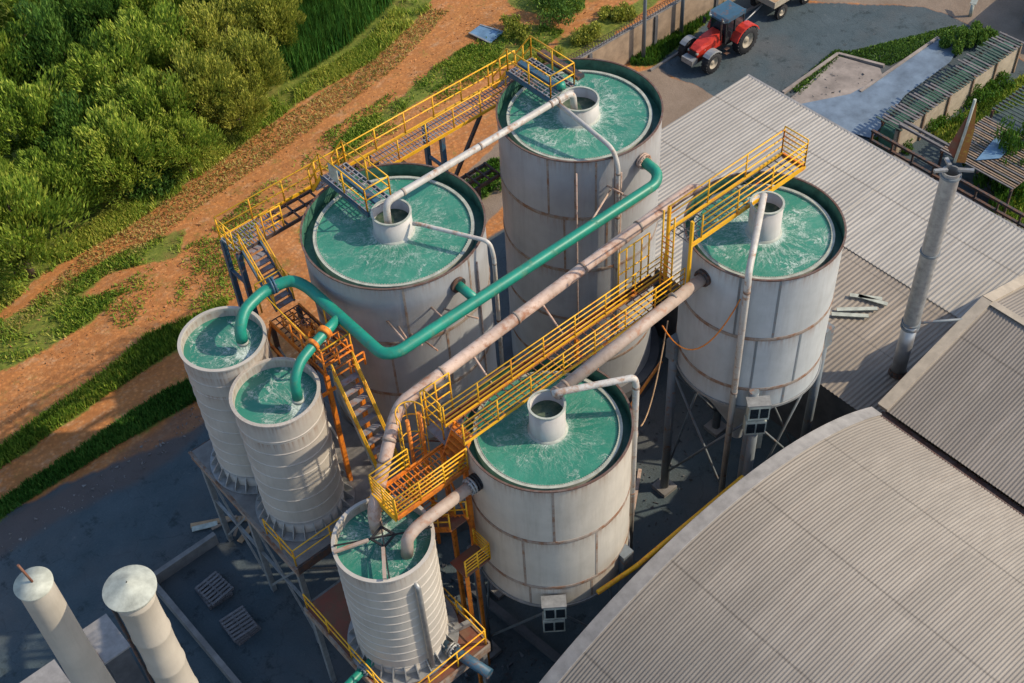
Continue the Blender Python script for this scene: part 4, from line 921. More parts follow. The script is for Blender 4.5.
# yellow pipe along the arched roof
pipe('gas_pipe', [(17.8,18.35,7.7),(19.69,18.15,7.75),(25.6,18.15,7.9)], .10, 'yellow', 'yellow ochre pipe running along the edge of the arched roof')
mb = MB(); mb.beam((16.9,26.6,.14), (17.6,19.4,.14), .34, .26); solo('ground_beam', mb, 'dark_concrete', 'long dull grey beam lying on the dark yard left of the cream tank', 'beam')
for a, b, lab in (((25.2,24.4,.2),(28.6,26.8,.2),'rusty scrap bar lying below the hopper tank, farther one'),((24.6,23.2,.15),(27.1,25.1,.15),'rusty scrap bar lying below the hopper tank, nearer one')):
    mb = MB(); mb.beam(a, b, .16, .14); solo('scrap_bar', mb, 'rusty_pipe', lab, 'scrap')
mb = MB(); mb.tube([(22.4,22.6,9),(26.9,24.0,9)], .07, 8); solo('tie_pipe', mb, 'orange', 'orange and grey tie pipe between the cream tank and the hopper tank leg', 'pipe')

# ------------------------------------------------------------------ roofs
def roof_mat(name, base, dark, rib_axis='x', stain=.6, seam_step=None, seam_axis=0):
    n = NT(name); e = (.16, 1.8, 1.0)
    st = n.noise(n.co(e), 1.6, 8, .7); st2 = n.noise(n.co((.5, 5, 1)), 1.0, 6, .7)
    big = n.noise(n.co((.13, .13, .13)), 1.0, 4, .6); fine = n.noise(n.co(), 8, 7, .7)
    c = n.mix(n.ramp(st, [(.34, 0), (.66, 1)]), base, dark)
    c = n.mix(n.ramp(big, [(.42, 0), (.62, stain)]), c, tuple(x*.55 for x in dark))
    c = n.mix(n.ramp(st2, [(.55, 0), (.75, .45)]), c, (.19, .145, .105))
    c = n.mix(n.ramp(fine, [(.62, 0), (.78, .4)]), c, (.12, .10, .085))
    o3 = n.sep(n.co(loc=(.3, .2, 0)))
    wn = n.t.nodes.new('ShaderNodeTexWhiteNoise'); wn.noise_dimensions = '2D'
    n.set(wn.inputs['Vector'], n.comb(n.math('FLOOR', n.math('DIVIDE', o3[0], 4.4)), n.math('FLOOR', n.math('DIVIDE', o3[1], 1.05)), 0))
    c = n.mix(n.ramp(wn.outputs['Value'], [(.2, 0), (.95, .38)]), c, tuple(x*.62 for x in base))
    c = n.mix(n.ramp(n.noise(n.co((.5, 6, 1), loc=(3, 8, 0)), 2.2, 8, .75), [(.6, 0), (.72, .6)]), c, (.21, .12, .07))
    if seam_step:
        x = n.sep(n.co())[seam_axis]
        f = n.math('ABSOLUTE', n.math('SUBTRACT', n.math('FRACT', n.math('DIVIDE', x, seam_step)), .5))
        c = n.mix(n.math('MULTIPLY', n.ramp(f, [(.485, 0), (.497, 1)]), n.ramp(fine, [(.3, .2), (.6, .7)])), c, (.10, .085, .07))
    n.pri(base=c, rough=.62, metal=.0, normal=n.bump(fine, .1, .02))
    return n.m
def corrug(surf, x0, x1, nxs, y0, y1, pitch, amp, trapezoid=False, under=.06):
    """sheet with ribs running along the first parameter; surf(x) -> (X, Z, nX, nZ)"""
    mb = MB(); per = 6; ny_ = int((y1-y0)/pitch*per); rows = []
    prof = [0, .15, .85, 1, .85, .15] if not trapezoid else [0, 0, 1, 1, 1, 0]
    vs_ = []; 
    for i in range(nxs+1):
        X, Z, nX, nZ = surf(x0+(x1-x0)*i/nxs)
        for j in range(ny_+1):
            h = amp*prof[j % per]; vs_.append((X+nX*h, y0+(y1-y0)*j/ny_, Z+nZ*h))
    m = ny_+1
    fs_ = [(i*m+j, i*m+j+1, (i+1)*m+j+1, (i+1)*m+j) for i in range(nxs) for j in range(ny_)]
    mb.add(vs_, fs_, False); return mb
MAT['roof_flat'] = roof_mat('flat_roof_sheet', (.43, .405, .365), (.31, .29, .26), stain=.3, seam_step=4.9)
MAT['roof_old'] = roof_mat('old_roof_sheet', (.33, .285, .235), (.21, .175, .14), stain=.55, seam_step=3.7)
MAT['roof_arch'] = roof_mat('arched_roof_sheet', (.325, .29, .245), (.255, .225, .19), stain=.3, seam_step=4.4)
MAT['roof_gable'] = roof_mat('gable_roof_sheet', (.28, .245, .21), (.215, .19, .16), stain=.3, seam_step=5.2)
MAT['cornice'] = plain('cornice_sheet', (.40, .34, .26), .6, 0, .2, 2)
MAT['gutter'] = plain('grey_fascia', (.26, .25, .24), .6, 0, .25, 2)
# shed with flat roof
sh = thing('shed', 'low shed with pale and brown stained corrugated roof behind the hopper tank', 'building', (41, 28, 0))
FX0, FX1, FZ = 33.75, 48.6, 5.0
def flat(z): return lambda x: (x, z-.018*(x-FX0)*0, 0, 1)
def split(y0, y1, xa, xb, mat, z, nm='roof'):
    mb = corrug(flat(z), xa, xb, 2, y0, y1, .22, .04); return part(nm, mb, mat, sh)
split(27.0, 38.2, 36.6, FX1, 'roof_flat', FZ)
split(27.0, 38.2, FX0, 36.75, 'roof_flat', FZ-.045)
split(6.0, 27.0, 41.5, FX1, 'roof_flat', FZ+.004)
split(6.0, 27.0, FX0, 41.6, 'roof_old', FZ-.04)
for (a, b) in (((FX0+.25, 6.2), (FX1-.25, 37.9)),):
    mb = MB(); mb.box((a[0], a[1], 0), (b[0], b[1], FZ-.1)); part('wall', mb, 'dark_concrete', sh)
mb = MB(); mb.box((FX1+.01, 6, FZ-.2), (FX1+.16, 38.2, FZ+.02)); part('gutter', mb, 'gutter', sh)
for i, (px, py, ang, L_) in enumerate([(857,309,20,1.9),(850,315,14,1.7),(866,297,8,1.5),(873,300,-6,1.4)]):
    p = at(px, py, FZ+.13); mb = MB(); a = R(ang-62); d = V((math.cos(a), math.sin(a), 0))*L_/2; mb.beam(p-d, p+d, .22, .05)
    solo('loose_plank', mb, 'weir', ['longest pale plank lying on the brown part of the shed roof','short plank beside the longest one on the shed roof','upper loose plank on the shed roof nearest the hopper tank','small crosswise plank on the shed roof'][i], 'plank', 'loose planks on the shed roof')
# arched hall
ah = thing('arched_hall', 'big hall with grey arched corrugated roof filling the lower right', 'building', (24.5, 5, 0))
kx = 50/52.5
pr_ = [(8.5,2.2),(11.5,4.9),(14.75,7.25),(17.09,8.45),(19.75,9.33),(22.48,9.82),(25.35,9.92),(29.06,9.5),(31.85,8.52),(34.61,7.0)]
pr_ = [(x*kx, 50-(52.5-z)*kx) for x, z in pr_]
AX = np.array([p[0] for p in pr_]); AZ = np.array([p[1] for p in pr_])
cf = np.polyfit(AX, AZ, 4)
YE = 18.018*kx
def arch(x):
    z = np.polyval(cf, x); d = np.polyval(np.polyder(cf), x); L_ = math.hypot(1, d); return (x, z, -d/L_, 1/L_)
AX0, AX1 = 8.6, 34.61*kx
ysheet = [(-14, YE)]
mb = corrug(arch, AX0, AX1, 60, -14, YE, .135, .026); part('roof', mb, 'roof_arch', ah)
# sheet overlap joints: raised strips following the ribs' cross direction
mb = MB(); N_ = 60
pts_ = [arch(AX0+(AX1-AX0)*i/N_) for i in range(N_+1)]
for (dy0, dy1, h0, h1) in ((.003, .34, .075, -.22),):
    vs_ = []
    for X, Z, nX, nZ in pts_:
        for yy, hh in ((YE-.32, .065), (YE-.30, .10), (YE+.24, .10), (YE+.26, .07), (YE+.26, -.35), (YE+.1, -.35)): vs_.append((X+nX*hh, yy, Z+nZ*hh))
    mb.add(vs_, [(i*6+k, i*6+k+1, (i+1)*6+k+1, (i+1)*6+k) for i in range(N_) for k in range(5)], False)
part('verge_trim', mb, 'gutter', ah)
mb = MB(); vs_ = []
for X, Z, nX, nZ in pts_: vs_ += [(X, YE-.05, Z-.1), (X, YE-.05, 0)]
mb.add(vs_, [(2*i, 2*i+1, 2*i+3, 2*i+2) for i in range(N_)]); part('end_wall', mb, 'dark_concrete', ah)
# pitched hall beyond the arch
ph = thing('pitched_hall', 'hall with darker pitched corrugated roof at the right edge, beyond the arched roof', 'building', (38, 5, 0))
p1 = at(985, 300, 8.45)
gx_a, gz_a = AX1+.35, 6.72; gx_r, gz_r = 40.1, 8.42; gx_b, gz_b = 46.5, 6.4
def slope(xa, za, xb, zb):
    L_ = math.hypot(xb-xa, zb-za); return lambda x: (x, za+(zb-za)*(x-xa)/(xb-xa), -(zb-za)/L_, (xb-xa)/L_)
mb = corrug(slope(gx_a, gz_a, gx_r, gz_r), gx_a, gx_r, 2, -14, YE-.1, .15, .024); part('roof', mb, 'roof_gable', ph)
mb = corrug(slope(gx_r, gz_r, gx_b, gz_b), gx_r, gx_b, 2, -14, YE-.1, .15, .024); part('roof', mb, 'roof_gable', ph)
for (xa, za, xb, zb) in ((gx_a, gz_a, gx_r, gz_r), (gx_r, gz_r, gx_b, gz_b)):
    mb = MB(); mb.beam((xa, YE-.1, za+.02), (xb, YE-.1, zb+.02), .5, .22); part('verge_trim', mb, 'cornice', ph)
mb = MB(); mb.box((gx_a, YE-.36, 0), (gx_b, YE-.2, 6.3)); part('end_wall', mb, 'dark_concrete', ph)
mb = MB(); mb.add([(gx_a, YE-.2, 6.3), (gx_b, YE-.2, 6.3), (gx_r, YE-.2, gz_r-.1)], [(0, 1, 2)]); part('gable', mb, 'dark_concrete', ph)
mb = MB(); mb.box((AX1-.02, -14, 6.38), (gx_a+.1, YE-.1, 6.45)); mb.box((AX1-.06, -14, 6.4), (AX1+.0, YE-.1, 6.75)); part('valley_gutter', mb, 'rim', ph)
mb = MB(); mb.beam((gx_r, -14, gz_r+.07), (gx_r, YE, gz_r+.07), .34, .03); part('ridge_cap', mb, 'cornice', ph)
for y, x in ((12.0, 38.6), (8.2, 36.8)):
    X, Z, nX, nZ = slope(gx_a, gz_a, gx_r, gz_r)(x); mb = MB(); mb.beam((X-.9, y, Z-.18), (X+.1, y, Z+.12), .12, .06); part('patch_plate', mb, 'gutter', ph)

# ------------------------------------------------------------------ stack
st = thing('exhaust_stack', 'tall stainless exhaust stack rising from the shed roof at the right', 'chimney', (36.75, 18.55, 4.9))
cx, cy = 36.75, 18.55
mb = MB(); mb.tube([(cx, cy, 4.9), (cx, cy, 8.4)], .33, 28); part('lower_section', mb, 'stainless', st)
mb = MB(); mb.tube([(cx, cy, 8.4), (cx, cy, 16.9)], .36, 28, cap=False); mb.lathe([(.36, 0), (.30, 0), (.30, -1)], 28, (cx, cy, 16.9), False); part('upper_section', mb, 'galv', st)
for z in (8.4, 8.15, 12.6, 16.7):
    mb = MB(); mb.lathe([(.35, z-.05), (.41, z-.05), (.41, z+.05), (.35, z+.05)], 28, (cx, cy, 0), False); part('collar', mb, 'grey_steel', st)
mb = MB(); mb.lathe([(.42, 5.05), (.35, 5.3)], 24, (cx, cy, 0), False); part('roof_flashing', mb, 'dark_steel', st)
mb = MB(); mb.tube([(cx, cy, 8.3), (39.2, 16.9, 8.1)], .06, 8); part('stay_bar', mb, 'grey_steel', st)
for a, L_ in ((150, .75), (-55, .8), (60, .6)):
    mb = MB(); mb.beam((cx+.2*math.cos(R(a)), cy+.2*math.sin(R(a)), 17.0), (cx+L_*math.cos(R(a)), cy+L_*math.sin(R(a)), 17.05), .14, .1); part('top_bracket', mb, 'galv', st)
mb = MB(); c_ = V((cx+.45, cy+.1, 17.0)); side = V((.62, -.78, 0))
mb.add([c_-side*.05, c_+side*.30, c_+side*.30+V((0,0,1.6)), c_+side*.12+V((0,0,2.9)), c_+side*.02+V((0,0,2.4))], [(0,1,2,3,4)]); part('spark_plate', mb, MAT['rustyyellow'], st)
mb = MB(); mb.add([c_-side*.5+V((.06,.02,.6)), c_-side*.1+V((.06,.02,0)), c_-side*.02+V((.06,.02,2.4)), c_-side*.16+V((.06,.02,2.0))], [(0,1,2,3)]); part('spark_plate', mb, 'redfloor', st)
mb = MB(); mb.tube([c_-side*.1, c_-side*.02+V((0,0,1.4)), c_+side*.03+V((0,0,3.0))], .06, 8); part('support_rod', mb, 'weir', st)

# ------------------------------------------------------------------ chimneys lower left
ch = thing('chimney', 'smooth cream chimney with closed cap and thin rod in the lower left corner', 'chimney', (1.32, 20.59, 0))
mb = MB(); mb.lathe([(.56, 0), (.53, 10), (.50, 18), (.44, 20.5), (.42, 23.9)], 40); part('shaft', mb, 'chimney', ch, local=True)
mb = MB(); mb.lathe([(.46, 23.86), (.47, 23.93), (.02, 24.0)], 40); part('cap', mb, 'weir', ch, local=True)
mb = MB(); mb.tube([(0, 0, 24), (-.08, .05, 24.75)], .032, 8); part('rod', mb, 'redfloor', ch, local=True)
c2 = thing('silo', 'cream segmented silo column with shallow conical cap in the lower left', 'silo', (2.99, 19.07, 0))
prof = [(.50, 0)]
for k in range(15): prof += [(.485, 1.55*k+.1), (.47, 1.55*k+.8), (.485, 1.55*k+1.45), (.505, 1.55*k+1.5), (.505, 1.55*k+1.55)]
prof += [(.47, 23.3), (.47, 23.6)]
mb = MB(); mb.lathe(prof, 40); part('shaft', mb, 'chimney', c2, local=True)
mb = MB(); mb.lathe([(.45, 23.6), (.64, 23.62), (.65, 23.68), (.02, 23.95)], 40, smooth=False); part('cap', mb, 'weir', c2, local=True)
mb = MB(); mb.lathe([(.50, 23.40), (.50, 23.50)], 40); part('collar', mb, 'galv', c2, local=True)
for a in (150, 165):
    mb = MB(); mb.tube([(.57*math.cos(R(a)), .57*math.sin(R(a)), 4), (.57*math.cos(R(a)), .57*math.sin(R(a)), 23.4)], .03, 6); part('conduit', mb, 'dark_steel', c2, local=True)
for k, (x0, x1, y0, y1, z, lab) in enumerate(((2.7, 3.9, 31.0, 33.0, 3.9, 'small flat pale roofed hut beside the segmented silo'), (-1.0, 1.3, 30.6, 32.5, 4.0, 'flat pale roofed hut at the bottom left behind the smooth chimney'))):
    t = thing('hut', lab, 'hut', ((x0+x1)/2, (y0+y1)/2, 0))
    mb = MB(); mb.box((x0+.1, y0+.1, 0), (x1-.1, y1-.1, z-.1)); part('wall', mb, 'dark_concrete', t)
    mb = MB(); mb.box((x0, y0, z-.1), (x1, y1, z)); part('roof', mb, 'gutter', t)
    mb = MB(); mb.beam((x0, y0, z+.03), (x0, y1, z+.03), .06, .06); part('roof_edge', mb, 'band', t)

# ------------------------------------------------------------------ yard objects lower left
def pallet(loc, rz, lab):
    t = thing('pallet', lab, 'pallet', loc, rz, 'grey pallets in the walled bay')
    for k in range(7):
        x = -.6+.2*k; mb = MB(); mb.box((x-.055, -.6, .11), (x+.055, .6, .135)); part('top_board', mb, 'pallet', t, local=True)
    for y in (-.55, 0, .55):
        mb = MB(); mb.box((-.65, y-.05, .02), (.65, y+.05, .108)); part('bearer', mb, 'pallet', t, local=True)
    for x in (-.6, 0, .6):
        mb = MB(); mb.box((x-.06, -.6, -.003), (x+.06, .6, .018)); part('base_board', mb, 'pallet', t, local=True)
for k in range(3):
    pallet((8.4+.03*k, 33.35-.02*k, .02+.145*k), R(88+4*k*(-1)**k), ['grey pallet at the bottom of the farther stack in the walled bay', 'grey pallet in the middle of the farther stack in the walled bay', 'topmost grey pallet of the farther stack in the walled bay'][k])
    pallet((8.32-.02*k, 31.0+.03*k, .02+.145*k), R(93-3*k), ['grey pallet at the bottom of the nearer stack in the walled bay', 'grey pallet in the middle of the nearer stack in the walled bay', 'topmost grey pallet of the nearer stack in the walled bay'][k])
for k, (a, b, lab) in enumerate((((6.6, 35.6), (10.0, 35.6), 'low concrete kerb wall across the back of the pallet bay'), ((6.55, 35.5), (6.75, 22.0), 'long low concrete kerb wall on the left of the pallet bay'))):
    mb = MB(); mb.beam((*a, .35), (*b, .35), .24, .7); solo('kerb_wall', mb, 'concrete', lab, 'kerb')
for i, (px, py, ang, L_, mt) in enumerate([(212,522,8,2.0,'pale_wood'),(235,519,-4,1.3,'pale_wood'),(205,527,12,1.2,'weir'),(246,535,60,1.0,'pale_wood'),(225,524,30,1.3,'wood'),(238,528,80,1.1,'wood')]):
    p = at(px, py, .05); a = R(ang-38); d = V((math.cos(a), math.sin(a), 0))*L_/2; mb = MB(); mb.beam(p-d+V((0,0,.03*i)), p+d+V((0,0,.03*i)), .28 if i < 4 else .14, .04)
    solo('scrap_board', mb, mt, ['longest pale board on the dark yard by the deck legs','short pale board right of the longest','whitish offcut in front of the longest board','orange tinted board standing out under the deck edge','brown board crossing the heap','small brown board at the right of the heap'][i], 'board', 'scrap boards by the deck legs')
# rubble bits strewn (countless crumbs)
def crumbs(polys, n_, s, mat, name, label, seed):
    rg = np.random.RandomState(seed); mb = MB()
    for pl in polys:
        a = np.array(pl); lo, hi = a.min(0), a.max(0); k = 0
        while k < n_:
            p = lo+(hi-lo)*rg.rand(2)
            if not pip(np.array([p[0]]), np.array([p[1]]), pl)[0]: continue
            k += 1; q = s*(.4+rg.rand()); c_ = V((p[0], p[1], q*.2))
            vs_ = [c_+V(tuple(rg.normal(size=3)*q*.5)) for _ in range(4)]; mb.add(vs_, [(0,1,2),(0,2,3),(0,3,1),(1,3,2)])
    o = part(name, mb, mat); tag(o, label, 'rubble', kind='stuff')
crumbs([[(10.5,20),(17,20),(17,28),(10.5,28)]], 500, .14, 'dark_concrete', 'debris', 'dark crumbs of debris on the yard beneath the tanks', 3)
crumbs([wp([(200,395),(215,420),(100,500),(0,560),(0,540),(120,460)])], 160, .10, 'concrete', 'gravel', 'small pale stones on the edge of the dark yard', 4)
crumbs([[(22,19.5),(33,25.5),(33,27.5),(22,27.5)]], 260, .12, 'dark_concrete', 'scrap_litter', 'dark litter under the hopper tank', 5)
MAT['clod'] = plain('dirt_clod', (.42, .20, .085), .95, 0, .4, 2)
crumbs([wp([(20,300),(180,200),(330,95),(440,5),(600,5),(480,80),(330,190),(220,240),(230,310),(60,400),(0,430),(0,330)])], 2600, .075, 'clod', 'dirt_clods', 'loose orange clods scattered over the dirt track', 15)
crumbs([[(15.8,28.2),(17.6,28.2),(16.6,36),(14.5,38),(14.4,34)]], 420, .35, 'dark_concrete', 'rubble', 'dark grey rubble between the ribbed pair and the left rear tank', 16)
MAT['dry'] = leaf_mat('dry_blade', (.22, .18, .04), (.40, .34, .09), (.62, .48, .18))
blades([wp([(0,330),(110,232),(172,198),(252,138),(375,60),(432,8),(450,12),(395,70),(270,160),(190,215),(120,270),(60,300),(0,345)])], 7000, .24, .03, 'dry', 'dry_weeds', 'dry yellowish weeds thinning out from the verge onto the dirt track', .7, tintb=.5, seed=31)
blades([wp([(200,240),(330,130),(480,40),(560,25),(500,70),(350,160),(260,215),(235,300),(120,330),(90,300)])], 7000, .26, .035, 'grassblade', 'sparse_weeds', 'sparse green weed tufts dotted along the dirt track edge by the rear walkway', .7, tintb=.45, seed=32, clump=1)
crumbs([wp([(780,92),(835,60),(870,72),(880,85),(850,90),(800,105)])], 260, .13, 'concrete', 'rubble_heap', 'pale rubble on the ramp behind the shed roof', 6)

# ------------------------------------------------------------------ boundary wall, poles
bw = thing('boundary_wall', 'beige block boundary wall with coiled wire on top behind the tractor', 'wall', (55, 48.8, 0))
mb = MB(); mb.box((43.2, 48.65, 0), (75, 48.87, 2.45)); part('wall', mb, 'wallmat', bw)
mb = MB(); mb.box((43.2, 48.62, 2.45), (75, 48.9, 2.52)); part('coping', mb, 'concrete', bw)
for x in (46.2, 52.0, 57.8, 63.6):
    mb = MB(); mb.box((x-.13, 48.55, 0), (x+.13, 48.64, 2.43)); part('pilaster', mb, 'dark_concrete', bw)
mb = MB(); mb.tube([(43.3+.02*k, 48.76+.22*math.cos(k*.55), 2.78+.22*math.sin(k*.55)) for k in range(0, 1100)], .016, 4, cap=False); part('wire_coil', mb, 'dark_steel', bw)
for x, y, h_, lab in ((50.45, 48.15, 9.0, 'nearer grey lamp pole standing against the boundary wall'), (54.1, 48.3, 9.0, 'second grey pole farther along the boundary wall, left of the tractor')):
    t = thing('pole', lab, 'pole', (x, y, 0)); mb = MB(); mb.tube([(x, y, 0), (x, y, h_)], .13, 12, radii=[.14, .09]); part('shaft', mb, 'grey_steel', t)
    mb = MB(); mb.lathe([(.3, 0), (.3, .12), (.14, .13)], 16, (x, y, 0), False); part('base', mb, 'concrete', t)
kb = MB(); kb.beam((50.0, 47.05, .07), (72, 47.3, .07), .16, .14); o = solo('kerb', kb, 'concrete', 'low concrete kerb between the grass strip and the tractor yard', 'kerb')
# blue sheet
t = thing('metal_sheet', 'blue grey sheet lying on the dirt beyond the rear walkway', 'sheet', at(487, 33, .0))
p = [at(x, y, .16) for x, y in ((469,33),(480,25),(503,32),(490,43))]
mb = MB(); mb.add(p+[v-V((0,0,.08)) for v in p], [(0,1,2,3),(7,6,5,4),(0,4,5,1),(1,5,6,2),(2,6,7,3),(3,7,4,0)]); part('sheet', mb, 'blue_sheet', t)
mb = MB(); mb.beam(p[0]+V((0,0,.02)), p[3]+V((0,0,.02)), .12, .06); mb.beam(p[1]+V((0,0,.02)), p[2]+V((0,0,.02)), .12, .06); part('edge_strip', mb, 'galv', t)

# ------------------------------------------------------------------ tractor (faces -x)
tr = thing('tractor', 'red tractor with dark glazed cab and cream wheel rims parked on the yard', 'tractor', (54.3, 45.35, 0), PI); tr.scale = (1.1, 1.1, 1.1)
def wheel(root, x, y, r, wdt, nm='wheel'):
    sgn = 1 if y > 0 else -1; mb = MB()
    def ring(prof, seg=40):
        m = MB(); m.lathe(prof, seg); m.v = [(x+v[0], y+v[2]*sgn, r+v[1]) for v in m.v]; return m
    ty = ring([(r*.56, -wdt/2), (r*.9, -wdt/2), (r*.97, -wdt*.36), (r*.97, wdt*.36), (r*.9, wdt/2), (r*.56, wdt/2)])
    for k in range(22):
        for s_ in (-1, 1):
            a = 2*PI*(k+.5*(s_ > 0))/22; a2 = a+.16
            p0 = V((x+math.cos(a)*r*.975, y+s_*wdt*.04, r+math.sin(a)*r*.975)); p1_ = V((x+math.cos(a2)*r*.96, y+s_*wdt*.48, r+math.sin(a2)*r*.96)); ty.beam(p0, p1_, .06, .07)
    w_ = part(nm, ty, 'black', root, local=True)
    rim_ = ring([(r*.575, -wdt*.4), (r*.575, wdt*.42), (r*.50, wdt*.42), (r*.45, wdt*.2), (r*.2, wdt*.16), (r*.18, wdt*.26), (.01, wdt*.26)]); part('rim', rim_, 'cream', w_, local=True)
wheel(tr, 1.45, .92, .66, .44); wheel(tr, 1.45, -.92, .66, .44); wheel(tr, -1.35, .95, .88, .52); wheel(tr, -1.35, -.95, .88, .52)
def hull(rings):
    """loft of rectangles (x, half width, z0, z1, top half width)"""
    mb = MB(); vs_ = []
    for x, hw, z0, z1, tw in rings: vs_ += [(x,-hw,z0),(x,hw,z0),(x,hw,(z0+z1)/2+.12),(x,tw,z1),(x,-tw,z1),(x,-hw,(z0+z1)/2+.12)]
    n_ = len(rings); mb.add(vs_, [(i*6+k, i*6+(k+1) % 6, (i+1)*6+(k+1) % 6, (i+1)*6+k) for i in range(n_-1) for k in range(6)]+[tuple(range(6))[::-1], tuple((n_-1)*6+k for k in range(6))]); return mb
part('hood', hull([(.1,.44,.95,1.78,.36),(1.0,.42,.92,1.70,.34),(1.75,.38,.90,1.52,.28),(2.05,.34,.88,1.36,.22)]), 'red', tr, local=True)
part('chassis', hull([(-1.7,.3,.55,.95,.3),(1.95,.24,.5,.9,.24)]), 'dark_steel', tr, local=True)
mb = MB(); mb.box((2.06, -.27, .95), (2.09, .27, 1.28)); g_ = part('grille', mb, 'black', tr, local=True)
for s_ in (-1, 1):
    mb = MB(); mb.box((1.98, s_*.32-.07, 1.14), (2.10, s_*.32+.05, 1.24)); part('headlight', mb, 'weir', tr, local=True)
    mb = MB(); mb.box((.55, s_*.385-.012, 1.2), (1.5, s_*.385+.012, 1.26)); part('hood_stripe', mb, 'weir', tr, local=True)
mb = MB(); mb.box((2.1, -.42, .62), (2.55, .42, .95)); mb.box((2.0, -.2, .6), (2.12, .2, .9)); part('front_weight', mb, 'galv', tr, local=True)
mb = MB(); mb.tube([(1.45, -.8, .66), (1.45, .8, .66)], .1, 10); mb.tube([(-1.35, -.8, .88), (-1.35, .8, .88)], .14, 10); part('axle', mb, 'dark_steel', tr, local=True)
for s_ in (-1, 1):
    mb = MB(); vs_ = []
    for k in range(9):
        a = R(15+k*18); vs_ += [(-1.35+1.02*math.cos(a), s_*.62, .88+1.0*math.sin(a)), (-1.35+1.02*math.cos(a), s_*1.18, .88+1.0*math.sin(a)), (-1.35+.96*math.cos(a), s_*1.2, .88+.92*math.sin(a))]
    mb.add(vs_, [(i*3+k, i*3+k+1, (i+1)*3+k+1, (i+1)*3+k) for i in range(8) for k in range(2)]); part('rear_fender', mb, 'red', tr, local=True)
    mb = MB(); vs_ = []
    for k in range(7):
        a = R(45+k*16); vs_ += [(1.45+.77*math.cos(a), s_*.7, .66+.77*math.sin(a)), (1.45+.77*math.cos(a), s_*1.14, .66+.77*math.sin(a)), (1.45+.73*math.cos(a), s_*1.16, .66+.70*math.sin(a))]
    mb.add(vs_, [(i*3+k, i*3+k+1, (i+1)*3+k+1, (i+1)*3+k) for i in range(6) for k in range(2)]); part('front_fender', mb, 'galv', tr, local=True)
cabp = [(-1.55, .62), (.02, .62)]
mb = MB(); mb.box((-1.5, -.6, 1.0), (0, .6, 1.45)); cb = part('cab', mb, 'black', tr, local=True)
for x, y in ((-1.5, -.64), (-1.5, .64), (.0, -.6), (.0, .6), (-.7, .67), (-.7, -.67)):
    mb = MB(); mb.beam((x, y, 1.0), (x*.94-.03, y*.93, 2.48), .07, .07); part('pillar', mb, 'black', cb, local=True)
for s_ in (-1, 1):
    mb = MB(); y = s_*.635; mb.add([(-1.45, y, 1.42), (-.08, y, 1.42), (-.1, s_*.6, 2.45), (-1.4, s_*.6, 2.45)], [(0,1,2,3)]); part('side_window', mb, 'glassdark', cb, local=True)
mb = MB(); mb.add([(.03, -.57, 1.5), (.03, .57, 1.5), (-.03, .55, 2.45), (-.03, -.55, 2.45)], [(0,1,2,3)]); part('windscreen', mb, 'glassdark', cb, local=True)
mb = MB(); mb.add([(-1.52, -.57, 1.4), (-1.52, .57, 1.4), (-1.45, .55, 2.45), (-1.45, -.55, 2.45)], [(0,1,2,3)]); part('rear_window', mb, 'glassdark', cb, local=True)
part('roof', hull([(-1.62,.60,2.47,2.60,.5),(-1.5,.70,2.47,2.68,.62),(0,.70,2.47,2.68,.60),(.2,.6,2.47,2.58,.5)]), 'blue_steel', cb, local=True)
for y in (-.5, .5):
    mb = MB(); mb.box((.16, y-.09, 2.5), (.22, y+.09, 2.6)); part('work_lamp', mb, 'weir', cb, local=True)
mb = MB(); mb.tube([(.35, .52, 1.4), (.35, .52, 2.65), (.30, .52, 2.8)], .05, 10); part('exhaust', mb, 'dark_steel', tr, local=True)
for s_ in (-1, 1):
    mb = MB(); mb.beam((.0, s_*.62, 1.9), (.12, s_*.98, 1.95), .03, .03); mb.box((.1, s_*.98-.11, 1.75), (.14, s_*.98+.11, 2.15)); part('mirror', mb, 'black', tr, local=True)
    mb = MB(); mb.box((-.15, s_*.66-.0, .45), (.15, s_*.9, .5)); mb.box((-.15, s_*.66, .75), (.15, s_*.86, .8)); part('step', mb, 'dark_steel', tr, local=True)
# trailer
tl = thing('trailer', 'tan flatbed farm trailer hitched behind the red tractor at the top edge', 'trailer', (61.5, 46.2, 0), PI)
mb = MB(); mb.box((-2.2, -1.1, 1.1), (2.0, 1.1, 1.2)); part('bed', mb, 'pale_wood', tl, local=True)
for a, b in (((-2.2, -1.14, 1.1), (2.0, -1.1, 1.55)), ((-2.2, 1.1, 1.1), (2.0, 1.14, 1.55)), ((2.0, -1.14, 1.1), (2.04, 1.14, 1.55))):
    mb = MB(); mb.box(a, b); part('side_board', mb, 'cream', tl, local=True)
mb = MB(); mb.beam((-2.1, -.4, 1.02), (1.9, -.4, 1.02), .12, .14); mb.beam((-2.1, .4, 1.02), (1.9, .4, 1.02), .12, .14); mb.tube([(1.2, -1, .5), (1.2, 1, .5)], .06, 8); mb.tube([(-1.3, -1, .5), (-1.3, 1, .5)], .06, 8)
for x in (1.2, -1.3): mb.box((x-.1, -.5, .5), (x+.1, .5, .98))
part('frame', mb, 'dark_steel', tl, local=True)
mb = MB(); mb.tube([(1.9, 0, .85), (4.3, .4, .7)], .05, 8); part('drawbar', mb, 'galv', tl, local=True)
for x in (1.2, -1.3):
    for y in (1.05, -1.05): wheel(tl, x, y, .5, .28)

